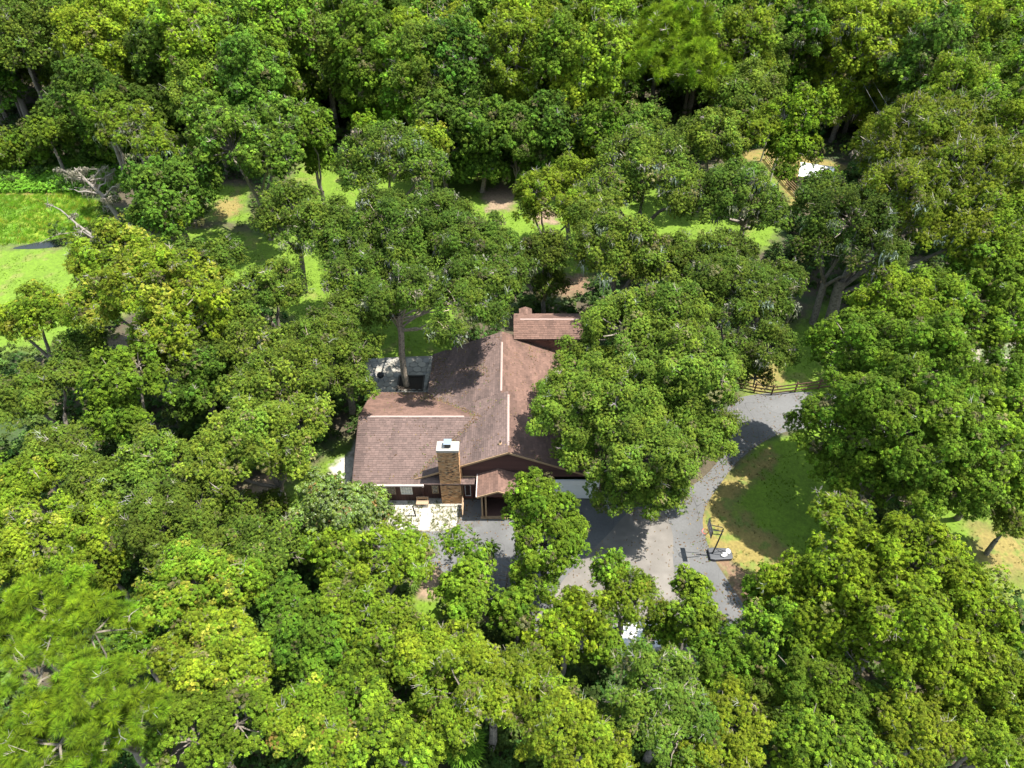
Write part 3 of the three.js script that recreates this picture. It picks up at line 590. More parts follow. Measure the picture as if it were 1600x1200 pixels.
  copies('spanish_moss', MOSS[treeSeed % 3], MOSSY, moss, root);
  return root;
}

// ---------------------------------------------------------------- the trees that can be told apart
// below the house, along the lower edge of the photograph
tree('pine', [[70, 955, 70, 14], [145, 985, 65, 14.5], [60, 1060, 80, 15], [150, 1080, 75, 15], [90, 1160, 80, 14.5], [20, 1190, 70, 14], [225, 1105, 38, 13], [30, 985, 50, 13], [165, 1150, 55, 12]], 'tall bright green pine with tufted needles filling the lower left corner of the photo', { trunk: 0.22, full: 0.7, tone: 0.92 });
tree('laurel', [[55, 850, 75, 8], [140, 835, 55, 8], [10, 800, 50, 8]], 'yellow green vine covered tree just above the pine in the lower left corner', { gold: 0.06 });
tree('oak', [[250, 815, 75, 8], [300, 850, 45, 7]], 'grey green oak beside the shaded end of the drive, above the yellowest tree');
tree('laurel', [[295, 925, 80, 8], [370, 915, 55, 7.5]], 'yellowest rounded tree beside the tall pine, gold leaves at its top', { gold: 0.12, tone: 1.1 });
tree('laurel', [[330, 1035, 85, 8], [400, 1035, 50, 8]], 'second yellow crown below the yellowest tree by the pine', { gold: 0.08 });
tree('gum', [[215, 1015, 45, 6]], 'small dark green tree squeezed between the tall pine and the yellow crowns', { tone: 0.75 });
tree('gum', [[485, 1005, 70, 8], [450, 945, 45, 7]], 'deep green rounded tree below the end of the curved drive', { tone: 0.72 });
tree('oak', [[420, 865, 60, 6.5], [375, 835, 40, 6]], 'low olive oak at the near side of the left drive end', { tone: 1.1 });
tree('gum', [[300, 1155, 70, 8], [370, 1130, 65, 8]], 'mid green tree at the lower edge beside the tall pine', {});
tree('laurel', [[480, 1115, 60, 8], [520, 1165, 45, 8]], 'olive tree at the lower edge with orange tinted leaves', { gold: 0.05, rust: 0.03 });
tree('magnolia', [[530, 795, 60, 6.5], [497, 768, 32, 6.5], [570, 795, 40, 6], [490, 815, 40, 5.5]], 'glossy dark magnolia with rusty leaves beside the white sand yard', { rust: 0.05 });
tree('gum', [[525, 860, 42, 6], [490, 850, 30, 5]], 'small emerald tree below the rusty magnolia', { tone: 1.0 });
tree('laurel', [[605, 870, 62, 7], [560, 895, 40, 6.5], [650, 870, 35, 6]], 'olive tree with pale forked limbs beside the dirt strip and drive', { twig: 0.07 });
tree('laurel', [[555, 960, 75, 7.5], [620, 985, 50, 7]], 'olive green tree left of the dry grass strip', { tone: 0.85 });
tree('gum', [[730, 930, 50, 5.5]], 'round emerald tree right of the dirt strip', { tone: 1.08, vr: 0.9 });
tree('gum', [[722, 850, 30, 4.5], [748, 868, 26, 4]], 'small twiggy tree by the walkway with pale bare stems', { twig: 0.22, full: 0.75, tone: 0.95 });
tree('gum', [[850, 850, 58, 6], [835, 775, 36, 8.8], [880, 840, 42, 6], [830, 905, 42, 4.5], [820, 800, 34, 7.5], [870, 800, 30, 7.5]], 'tall pointed bright green tree in front of the entry porch', { tone: 1.12 });
tree('gum', [[955, 892, 30, 5.5]], 'small bright sapling at the edge of the concrete apron', { tone: 1.05 });
tree('laurel', [[992, 940, 50, 6], [960, 935, 25, 5]], 'yellow topped round tree before the white car', { tone: 0.9, gold: 0.05 });
tree('gum', [[1085, 970, 50, 6], [1078, 915, 28, 6]], 'green tree covering the lower end of the asphalt drive', { tone: 0.85 });
tree('laurel', [[660, 1020, 58, 7.5], [720, 1010, 42, 7]], 'olive tree just below the dry grass strip');
tree('lime', [[900, 965, 48, 7], [860, 1000, 45, 7]], 'bright yellow green tree below the pointed tree', { tone: 0.9 });
tree('laurel', [[730, 1085, 80, 9], [815, 1060, 58, 8.5]], 'broad olive tree with many pale twigs near the middle of the lower edge', { twig: 0.08 });
tree('gum', [[600, 1145, 58, 8], [650, 1170, 45, 8], [590, 1100, 28, 8]], 'bright green tree at the lower edge beside the palmetto', { tone: 1.05 });
tree('laurel', [[870, 1130, 72, 8.5], [930, 1170, 55, 8.5]], 'olive tree at the lower edge, next after the broad twiggy one', { tone: 0.85 });
tree('oak', [[1030, 1080, 82, 9], [1060, 1150, 65, 9], [1010, 1042, 38, 8.5]], 'pale olive oak flecked with dead twigs at the lower edge', { twig: 0.12, tone: 1.3 });
tree('laurel', [[1140, 1130, 62, 8.5], [1110, 1195, 55, 8.5]], 'olive crown between the pale twiggy oak and the bright sweetgums');
tree('gum', [[1185, 1000, 52, 8], [1225, 970, 34, 8]], 'bright green tree at the near tip of the lawn island', {});
tree('gum', [[1260, 1060, 65, 8], [1320, 1100, 48, 8]], 'mid green tree below the broad yellow green sweetgum', { tone: 0.95 });
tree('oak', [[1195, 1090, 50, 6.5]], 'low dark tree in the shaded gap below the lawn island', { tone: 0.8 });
tree('lime', [[1330, 900, 78, 10], [1425, 885, 85, 11], [1500, 945, 75, 10], [1400, 975, 90, 11], [1300, 985, 66, 9], [1470, 1030, 76, 9.5], [1235, 915, 48, 8], [1540, 990, 50, 9]], 'broadest yellow green sweetgum, below the shaded lawn island', { trunk: 0.35, tone: 0.92 });
tree('laurel', [[1312, 808, 46, 9]], 'small yellowish crown peeking over the shaded lawn', { twig: 0.06 });
tree('lime', [[1545, 1065, 66, 9], [1585, 1110, 56, 9]], 'yellow green tree at the right edge below the broad sweetgum');
tree('laurel', [[1540, 1155, 70, 8.5], [1590, 1185, 50, 8.5]], 'olive tree in the lower right corner of the photo');
tree('laurel', [[1425, 1140, 70, 8.5], [1480, 1110, 40, 8]], 'dull green tree at the lower edge, next to the lower right corner tree', { tone: 0.85 });
tree('gum', [[1265, 1165, 64, 8.5], [1335, 1185, 52, 8.5]], 'green tree at the lower edge between olive crowns', { tone: 0.9 });
// right of the drive
tree('gum', [[1340, 560, 78, 11], [1430, 575, 88, 12], [1400, 670, 100, 11], [1305, 680, 68, 9], [1480, 690, 75, 10], [1330, 745, 58, 7.5], [1500, 760, 52, 8], [1420, 755, 62, 8]], 'broad bright green sweetgum overhanging the bend of the drive', { trunk: 0.38, tone: 1.02 });
tree('laurel', [[1390, 470, 56, 9], [1455, 470, 55, 9]], 'yellow green crown behind the broad sweetgum at the drive bend', { tone: 1.05 });
tree('gum', [[1545, 430, 56, 10], [1582, 480, 46, 9]], 'green tree at the right edge above the sandy patch');
tree('gum', [[1560, 700, 55, 9], [1590, 645, 44, 9], [1572, 760, 40, 7]], 'bright green tree at the right edge below the sandy patch', { tone: 1.05 });
tree('oak', [[1580, 815, 36, 4]], 'small low oak on the far lawn at the right edge', { tone: 1.1 });
tree('oak', [[1545, 545, 30, 2.5]], 'pale grey shrubby tree on the sandy patch at the right edge', { tone: 1.9, twig: 0.2, full: 0.6 });
tree('laurel', [[1450, 240, 100, 15], [1388, 235, 55, 12], [1520, 285, 82, 15], [1420, 320, 82, 13], [1510, 370, 60, 12]], 'huge olive laurel full of pale twigs, with a leaning bare trunk below', { twig: 0.1, foot: [1293, 515], trunk: 0.5, tone: 0.85, moss: 0.04 });
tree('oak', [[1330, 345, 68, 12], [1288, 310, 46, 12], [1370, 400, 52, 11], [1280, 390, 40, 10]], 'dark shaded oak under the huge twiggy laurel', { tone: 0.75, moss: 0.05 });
tree('gum', [[1578, 262, 52, 14]], 'green tree at the right edge behind the huge laurel');
tree('laurel', [[1560, 350, 58, 13], [1590, 400, 40, 12]], 'olive tree at the right edge beside the huge laurel', { tone: 0.9 });
tree('lime', [[1240, 235, 40, 9], [1262, 180, 42, 12.5], [1225, 180, 30, 12]], 'yellow green tree with a slim white trunk beside the far rail fence', { pale: true, foot: [1202, 285], trunk: 0.16, full: 0.85 });
tree('laurel', [[1185, 205, 36, 10.5]], 'thin pale stemmed tree at the top end of the far rail fence', { pale: true, trunk: 0.1, foot: [1188, 252], full: 0.7 });
tree('gum', [[1225, 270, 15, 3]], 'young tree growing against the far rail fence', { trunk: 0.07 });
// over the house and behind it
tree('oak', [[912, 575, 56, 9], [985, 515, 74, 11], [1050, 490, 64, 12], [1075, 580, 82, 11], [970, 620, 84, 10], [888, 652, 62, 8.5], [900, 708, 38, 7], [1000, 710, 80, 9], [1080, 680, 70, 8], [965, 768, 46, 6], [1030, 765, 48, 6], [884, 612, 44, 9]], 'giant live oak spreading over the garage and the house roof', { tone: 1.3, trunk: 0.5, foot: [1015, 745] });
tree('oak', [[1165, 465, 68, 11], [1200, 545, 48, 10], [1120, 440, 50, 12], [1212, 440, 44, 11], [1150, 560, 40, 9], [1180, 590, 28, 7]], 'dark mossy oak between the giant oak and the rail fence', { moss: 0.07, tone: 0.95 });
tree('oak', [[1010, 262, 78, 11], [950, 300, 45, 10], [1065, 300, 50, 11]], 'grey green oak hung with moss behind the giant oak', { moss: 0.1, tone: 1.25 });
tree('oak', [[960, 390, 72, 11], [1010, 400, 54, 10], [930, 340, 40, 11]], 'grey green oak just above the giant live oak', { moss: 0.05, tone: 1.1 });
tree('oak', [[1150, 305, 66, 11], [1205, 340, 40, 10], [1100, 325, 38, 10]], 'open mossy oak whose dark trunk shows against the sunny back lawn', { moss: 0.12, foot: [1148, 400], trunk: 0.3, full: 0.85 });
tree('oak', [[1130, 400, 56, 9], [1070, 405, 50, 9]], 'low oak in front of the sunny back lawn opening', { tone: 0.95, moss: 0.05 });
tree('laurel', [[840, 300, 40, 9], [898, 330, 38, 9], [830, 330, 28, 7]], 'light olive tree with open crown over the bare dirt patch', { full: 0.75, twig: 0.05 });
tree('oak', [[850, 395, 42, 8], [862, 445, 30, 5]], 'dark upright tree behind the upper roof', { tone: 0.75 });
tree('laurel', [[895, 280, 44, 9]], 'yellowish tree beside the bare dirt patch', { tone: 0.95 });
tree('lime', [[905, 243, 24, 4.5]], 'small vivid green shrub tree in front of the shaded wood', { tone: 1.05 });
tree('oak', [[600, 245, 64, 11], [560, 268, 42, 10], [660, 265, 44, 10]], 'grey green oak thick with hanging moss behind the patio oak', { moss: 0.18, tone: 1.15 });
tree('laurel', [[665, 225, 38, 11]], 'yellow topped tree behind the moss hung oak', { gold: 0.05 });
tree('lime', [[573, 197, 20, 8]], 'vivid lime tree top behind the moss hung oak', { tone: 1.1 });
tree('oak', [[520, 365, 70, 11], [600, 350, 70, 12], [680, 350, 70, 12], [755, 385, 60, 12.5], [640, 402, 66, 10], [560, 430, 58, 10], [770, 445, 46, 12], [715, 475, 48, 12], [700, 518, 34, 11], [590, 480, 38, 9], [772, 490, 28, 11.5], [590, 455, 42, 9], [692, 445, 40, 10.5], [735, 432, 48, 12], [800, 420, 34, 11], [645, 452, 42, 12], [604, 472, 34, 11]], 'largest live oak, its grey trunk rising from a square bed in the patio', { foot: [636, 604], trunk: 0.26, moss: 0.05, tone: 1.0, fork: 0.95, bark: 1 });
tree('oak', [[460, 325, 50, 10], [430, 352, 38, 9]], 'oak beyond the lawn gap, upper neighbour of the largest live oak', { tone: 1.05 });
tree('oak', [[430, 450, 54, 9], [388, 470, 40, 9]], 'rounded oak left of the largest live oak', { tone: 1.05 });
tree('oak', [[350, 402, 36, 8], [300, 397, 32, 8]], 'small dark oak in front of the sunny lawn strip', { tone: 0.9 });
tree('oak', [[500, 540, 66, 9], [542, 490, 44, 9], [555, 600, 36, 7.5], [560, 545, 36, 8]], 'oak overhanging the left end of the patio', { tone: 1.05 });
tree('oak', [[450, 590, 72, 9], [400, 540, 50, 9]], 'broad oak in the grove beside the house end', { tone: 1.15 });
tree('oak', [[400, 680, 76, 9], [330, 730, 54, 8], [450, 720, 44, 7], [480, 655, 46, 8]], 'sunlit oak over the shaded yard beside the house end', { tone: 1.3 });
tree('oak', [[310, 785, 54, 7], [365, 795, 34, 5]], 'low oak beside the dirt patch at the end of the drive', { tone: 1.1 });
// left side
tree('gum', [[190, 600, 56, 10], [185, 655, 46, 8], [215, 570, 34, 10]], 'emerald green tree standing out among the olive crowns', { tone: 0.82 });
tree('laurel', [[180, 400, 64, 12], [240, 440, 72, 13], [310, 458, 54, 12], [160, 478, 54, 11], [265, 520, 54, 10], [330, 500, 34, 10]], 'large laurel with cream yellow tips beside the marsh lawn', { gold: 0.16, trunk: 0.4, tone: 1.05, twig: 0.05 });
tree('laurel', [[58, 490, 50, 9], [25, 510, 30, 8]], 'yellowish round tree on the left lawn', { gold: 0.1 });
tree('oak', [[45, 620, 58, 9], [100, 590, 36, 9]], 'olive oak below the left lawn at the edge of the photo', { tone: 1.05 });
tree('oak', [[90, 705, 54, 8], [150, 750, 50, 8]], 'olive oak above the vine covered tree', { tone: 1.25 });
tree('laurel', [[38, 755, 55, 8]], 'yellow green tree at the left edge above the vine covered tree', { gold: 0.06 });
tree('oak', [[232, 715, 54, 8]], 'olive oak below the emerald tree', { tone: 1.15 });
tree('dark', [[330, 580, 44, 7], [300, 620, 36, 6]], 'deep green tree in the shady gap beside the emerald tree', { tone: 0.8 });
tree('dark', [[262, 325, 56, 9], [300, 290, 46, 10], [232, 285, 38, 9]], 'dark green dense tree beside the dead snag', {});
tree('laurel', [[200, 205, 45, 12], [250, 235, 34, 11]], 'olive tree draped in pale moss behind the fern bank', { moss: 0.3, tone: 0.9 });
tree('gum', [[165, 175, 34, 13]], 'bright green tree behind the fern bank');
tree('dark', [[360, 230, 60, 13], [420, 250, 50, 12], [330, 190, 46, 13], [440, 200, 46, 13]], 'massive dark broadleaf crown beyond the marsh', { tone: 1.05, twig: 0.03 });
tree('gum', [[488, 205, 38, 12], [490, 245, 34, 7], [482, 232, 30, 9]], 'mid green tree right of the massive dark crown', { tone: 0.9 });
tree('gum', [[75, 210, 30, 6.5]], 'small dark tree on the fern bank', { tone: 0.7 });
tree('lime', [[262, 352, 20, 2]], 'yellow green bush at the foot of the dark dense tree', { name: 'bush', category: 'bush' });
tree('pine', [[1060, 60, 60, 17], [1020, 100, 46, 15], [1090, 108, 50, 15], [1035, 35, 36, 18]], 'brightest green pine towering over the far woods', { tone: 0.95, foot: [1075, 190], full: 1.1 });

for (const [px, py, rp, h, kind, tone, words] of [
  [690, 212, 50, 8, 'dark', 0.85, 'dark tree at the shaded wood edge right of the moss hung oak'], [748, 205, 48, 8.5, 'dark', 0.9, 'dark tree at the wood edge straight above the bare dirt patch'], [802, 214, 44, 7.5, 'dark', 1.05, 'dense dark tree at the wood edge with its crown near the ground'],
  [855, 205, 48, 8, 'dark', 0.85, 'darkest tree at the wood edge beside the small vivid shrub tree'], [945, 205, 46, 9, 'gum', 0.85, 'green tree at the wood edge above the grey green oak'], [1000, 195, 46, 9.5, 'oak', 1.2, 'grey green oak at the foot of the brightest pine'],
  [1110, 215, 55, 10, 'oak', 1.25, 'broad grey green oak at the wood edge below the brightest pine'], [1165, 150, 60, 12, 'oak', 1.2, 'large rounded oak above the far rail fence'],
  [300, 560, 50, 8, 'oak', 0.95, 'dark olive oak just below the cream tipped laurel'], [365, 515, 46, 8, 'oak', 1.1, 'olive oak between the cream tipped laurel and the patio grove'], [392, 605, 48, 8.5, 'oak', 1.15, 'rounded olive oak in the middle of the left grove'], [235, 560, 36, 8, 'laurel', 0.8, 'olive tree wedged between the emerald tree and the cream tipped laurel'],
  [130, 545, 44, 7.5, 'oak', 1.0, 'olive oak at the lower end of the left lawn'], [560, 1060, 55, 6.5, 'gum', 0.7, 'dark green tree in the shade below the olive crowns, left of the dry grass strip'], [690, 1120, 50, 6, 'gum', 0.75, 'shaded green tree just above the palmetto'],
  [1035, 985, 27, 4.2, 'gum', 0.9, 'low green tree over the tail of the white car'], [940, 1000, 40, 5, 'gum', 0.85, 'green tree at the front end of the white car'], [800, 960, 36, 4, 'gum', 0.7, 'low dark tree between the pointed tree and the bright crown below it'],
  [1130, 1040, 48, 7, 'gum', 0.9, 'green tree between the drive end and the pale twiggy oak'], [1190, 930, 34, 6, 'gum', 0.95, 'small green crown at the tip of the pine needle strip'], [150, 880, 45, 7, 'laurel', 0.85, 'olive crown in the hollow behind the tall pine'], [420, 790, 28, 3.5, 'oak', 0.9, 'low bushy oak by the dirt patch left of the house'],
  [110, 195, 44, 6, 'dark', 0.85, 'dark green tree at the back of the fern bank'], [168, 222, 36, 4, 'gum', 0.7, 'low dark tree under the moss draped olive tree'], [48, 232, 34, 3.2, 'gum', 0.75, 'low green shrub tree behind the ferns, beneath the small dark tree'], [5, 238, 34, 3.2, 'laurel', 0.75, 'low olive shrub tree behind the ferns at the left edge'], [225, 175, 40, 8, 'dark', 0.9, 'dark tree directly behind the moss draped olive tree'], [150, 145, 38, 10, 'dark', 0.95, 'tall blue green tree above the fern bank'],
  [1290, 274, 15, 4, 'gum', 0.95, 'small tree screening the white metal shed'], [1528, 512, 38, 8, 'gum', 1.0, 'small bright crown at the upper rim of the sandy patch'], [1572, 590, 38, 6, 'gum', 0.95, 'low green crown at the lower rim of the sandy patch'], [1598, 535, 26, 5, 'laurel', 0.9, 'olive crown at the very right edge over the sandy patch'],
  [1480, 470, 40, 9, 'gum', 0.9, 'green crown between the yellow green crown and the sandy patch'], [1530, 620, 44, 8, 'gum', 0.95, 'green crown just below the sandy patch'],
]) tree(kind, [[px, py, rp, h], [px + 0.35 * rp, py + 0.4 * rp, rp * 0.6, h - 1.2]], words, { tone, vr: kind === 'dark' ? 1.25 : undefined, skirt: kind === 'dark' && py < 300 ? 0.85 : 0 });
// ---------------------------------------------------------------- the back woods, row behind row
{
  const r = rng(4242), rows = [205, 180, 156, 134, 113, 94, 76, 60, 45, 31, 18, 5, -8, -22], rowName = ['front', 'second', 'third', 'fourth', 'fifth', 'sixth', 'seventh', 'eighth', 'ninth', 'tenth', 'eleventh', 'twelfth', 'thirteenth', 'rearmost'];
  const ordinal = ['first', 'second', 'third', 'fourth', 'fifth', 'sixth', 'seventh', 'eighth', 'ninth', 'tenth', 'eleventh', 'twelfth', 'thirteenth', 'fourteenth', 'fifteenth', 'sixteenth', 'seventeenth', 'eighteenth', 'nineteenth', 'twentieth', 'twenty-first', 'twenty-second', 'twenty-third', 'twenty-fourth', 'twenty-fifth', 'twenty-sixth', 'twenty-seventh', 'twenty-eighth'];
  const KINDS = ['gum', 'gum', 'laurel', 'laurel', 'dark', 'dark', 'oak', 'lime', 'laurel'], LOOK = { gum: 'mid green sweetgum', laurel: 'olive yellow laurel', dark: 'dark green broadleaf tree', oak: 'grey green oak', lime: 'bright yellow green sweetgum' };
  const hand = crowns.slice();
  rows.forEach((cy, ri) => {
    const step = lerp(92, 68, ri / rows.length); let nth = 0;
    for (let px = -60 + r() * 40; px < 1660; px += step * (0.75 + r() * 0.5)) {
      const rp = step * (0.5 + r() * 0.2), h = 10.5 + r() * 5, py = cy + (r() - 0.5) * 14, kind = ri < 2 && px > 500 && px < 1000 ? (r() < 0.75 ? 'dark' : 'gum') : KINDS[Math.floor(r() * KINDS.length)], tone = 0.9 + r() * 0.55, moss = r() < 0.3 ? 0.06 : 0, extra = [(r() - 0.5) * 0.9, 0.25 + r() * 0.5, 0.55 + r() * 0.2], dead = r() < 0.2 ? 0.06 : 0.015;
      const q = at(px, py, h);
      if (hand.some((w) => Math.hypot((w.x - q.x), (w.z - q.z)) < (w.R + rp / q.s) * 0.72)) continue;
      if (px < 215 && cy > 165) continue;                            // fern bank and marsh
      if (px > 1150 && px < 1400 && cy > 150) continue;              // far clearing with the fence
      if (px > 690 && px < 800 && cy > 190) continue;
      if (px < 62 && cy > 85) continue;                              // gap where the broken snags stand
      if (px > 140 && px < 215 && ri > 2 && ri < 5) continue;        // gap through which the white house shows
      if (px > 1222 && px < 1392 && ri < 6) continue;      // gap round the utility pole
      { const o = cover(q.x, q.z, shares); if (o.lawn + o.marsh + o.mud + o.dry + o.dirt > 0.2) continue; }
      const masses = [[px, py, rp, h], [px + extra[0] * rp, py + extra[1] * rp, rp * extra[2], h - 2.2]];
      tree(kind, masses, LOOK[kind] + ', ' + (ordinal[nth] ?? 'last') + ' from the left in the ' + rowName[ri] + ' row of the back woods', { tone, moss, twig: dead, full: 0.9, vr: 1.15 + extra[2] * 0.5, skirt: extra[1] < 0.62 ? 0.72 + extra[1] * 0.3 : 0, group: 'trees of the back woods' });
      nth++;
    }
  });
}

// ---------------------------------------------------------------- undergrowth, ferns, grass
const driveTest = [driveOutline, apronOutline, walkOutline];
const onHouse = (x, z) => (x > -13.2 && x < 7.8 && z < -34.4 && z > -56.5);
const paved = (x, z, m = 0.3) => driveTest.some((p) => insideDistance(p, x, z) > -m);
const patio = ground([[572, 560], [676, 556], [668, 618], [572, 618]]);
{
  const r = rng(99), list = [], fronds = [];
  for (let i = 0; i < 60000 && list.length < 13000; i++) {
    const z = -8 - Math.pow(r(), 1.1) * 150, x = (r() * 2 - 1) * (28 - z * 0.72);
    cover(x, z, shares);
    const open = shares.lawn + shares.dry + shares.dirt + shares.sand + shares.marsh + shares.needles + shares.mud + shares.scrub;
    if (open > 0.12 || onHouse(x, z) || paved(x, z, 0.9) || insideDistance(patio, x, z) > -1) continue;
    if (noise(x * 0.25, z * 0.25, 404) < 0.22) continue;
    const m = 0.6 + r() * 0.7, s = 0.45 + r() * r() * 1.1;
    if (r() < 0.05) fronds.push({ p: [x, 0.1, z], turn: r() * 6.28, s: 0.9 + r() * 0.7, c: [0.09 * m, 0.15 * m, 0.03] });
    else list.push({ p: [x, s * (0.25 + r() * 1.6), z], turn: r() * 6.28, s, c: [0.06 * m * (0.8 + r() * 0.6), 0.12 * m, 0.022 * m] });
  }
  const g = new THREE.Group(); g.name = 'undergrowth'; scene.add(g); tag(g, 'low leafy undergrowth covering the forest floor beneath the trees', 'undergrowth', null, 'stuff');
  copies('leaves', SPRAY.gum[1], LEAF, list, g); copies('palmetto_fronds', FROND[0], LEAF, fronds, g);
}
{
  const r = rng(123), list = [], bank = ground([[-90, 250], [60, 252], [180, 255], [200, 275], [160, 302], [60, 300], [-90, 302]]);
  for (let i = 0; i < 2600; i++) {
    const p = at(-90 + r() * 290, 248 + r() * 56), z = p.z; if (insideDistance(bank, p.x, z) < 0) continue;
    const m = 0.75 + r() * 0.5, s = 0.5 + r() * 0.45; list.push({ p: [p.x, s * 0.5, z], turn: r() * 6.28, s, c: [0.12 * m, 0.26 * m, 0.02 * m] });
  }
  const g = new THREE.Group(); g.name = 'fern_bank'; scene.add(g); tag(g, 'bank of bright green ferns behind the marsh at the left', 'ferns', null, 'stuff');
  copies('ferns', SPRAY.laurel[2], LEAF, list, g);
}
function grassTuft(seed) {
  const r = rng(seed), pos = [], col = [];
  for (let i = 0; i < 16; i++) { const a = r() * 6.28, d = r() * 0.5, x = Math.cos(a) * d, z = Math.sin(a) * d, h = 0.3 + r() * 0.6, b = r() * 6.28, m = 0.75 + r() * 0.5, w = 0.05; pos.push(x - Math.cos(b) * w, 0, z - Math.sin(b) * w, x + Math.cos(b) * w, 0, z + Math.sin(b) * w, x + (r() - 0.5) * 1.3, h, z + (r() - 0.5) * 1.3); for (let k = 0; k < 3; k++) col.push(m, m, m); }
  const g = new THREE.BufferGeometry(); g.setAttribute('position', new THREE.Float32BufferAttribute(pos, 3)); g.setAttribute('color', new THREE.Float32BufferAttribute(col, 3)); return g;
}
const TUFT = [grassTuft(1), grassTuft(2)];
{
  const r = rng(321), list = [], reeds = [], weeds = [];
  for (let i = 0; i < 120000 && list.length < 26000; i++) {
    const z = -16 - r() * 100, x = (r() * 2 - 1) * 80 - 5;
    cover(x, z, shares);
    if (onHouse(x, z) || paved(x, z, 0.12) || insideDistance(patio, x, z) > -0.2) continue;
    const m = 0.7 + r() * 0.6;
    if (shares.marsh > 0.5) { const yel = r() < 0.15; reeds.push({ p: [x, 0, z], turn: r() * 6.28, s: 0.35 + r() * 0.4, c: yel ? [0.3 * m, 0.29 * m, 0.03] : [0.16 * m, 0.31 * m, 0.015] }); continue; }
    const w = shares.lawn + shares.dry * 0.6; if (r() > w) continue;
    if (noise(x * 0.7, z * 0.7, 55) < 0.42) continue;
    list.push({ p: [x, 0, z], turn: r() * 6.28, s: 0.1 + r() * 0.1, c: shares.dry > 0.4 ? [0.22 * m, 0.2 * m, 0.055] : [0.14 * m, 0.235 * m, 0.012] });
  }
  for (let i = 0; i < 900; i++) { const p = at(590 + r() * 128, 782 + r() * 48); if (noise(p.x * 0.9 + 3, p.z * 0.9, 7) < 0.5 && p.x < -6.5) continue; const m = 0.7 + r() * 0.6; weeds.push({ p: [p.x, 0.01, p.z], turn: r() * 6.28, s: 0.1 + r() * 0.14, c: [0.2 * m, 0.22 * m, 0.07 * m] }); }
  const g = new THREE.Group(); g.name = 'grass'; scene.add(g); tag(g, 'short tufted grass on the lawns between the trees', 'grass', null, 'stuff');
  copies('tufts', TUFT[0], GRASSY, list, g);
  const h = new THREE.Group(); h.name = 'marsh_grass'; scene.add(h); tag(h, 'tall yellow green marsh grass around the dark pond', 'marsh grass', null, 'stuff');
  copies('blades', TUFT[1], GRASSY, reeds, h);
  const k = new THREE.Group(); k.name = 'weeds'; scene.add(k); tag(k, 'sparse weeds growing in the white sand beside the chimney', 'weeds', null, 'stuff');
  copies('tufts', TUFT[0], GRASSY, weeds, k);
}

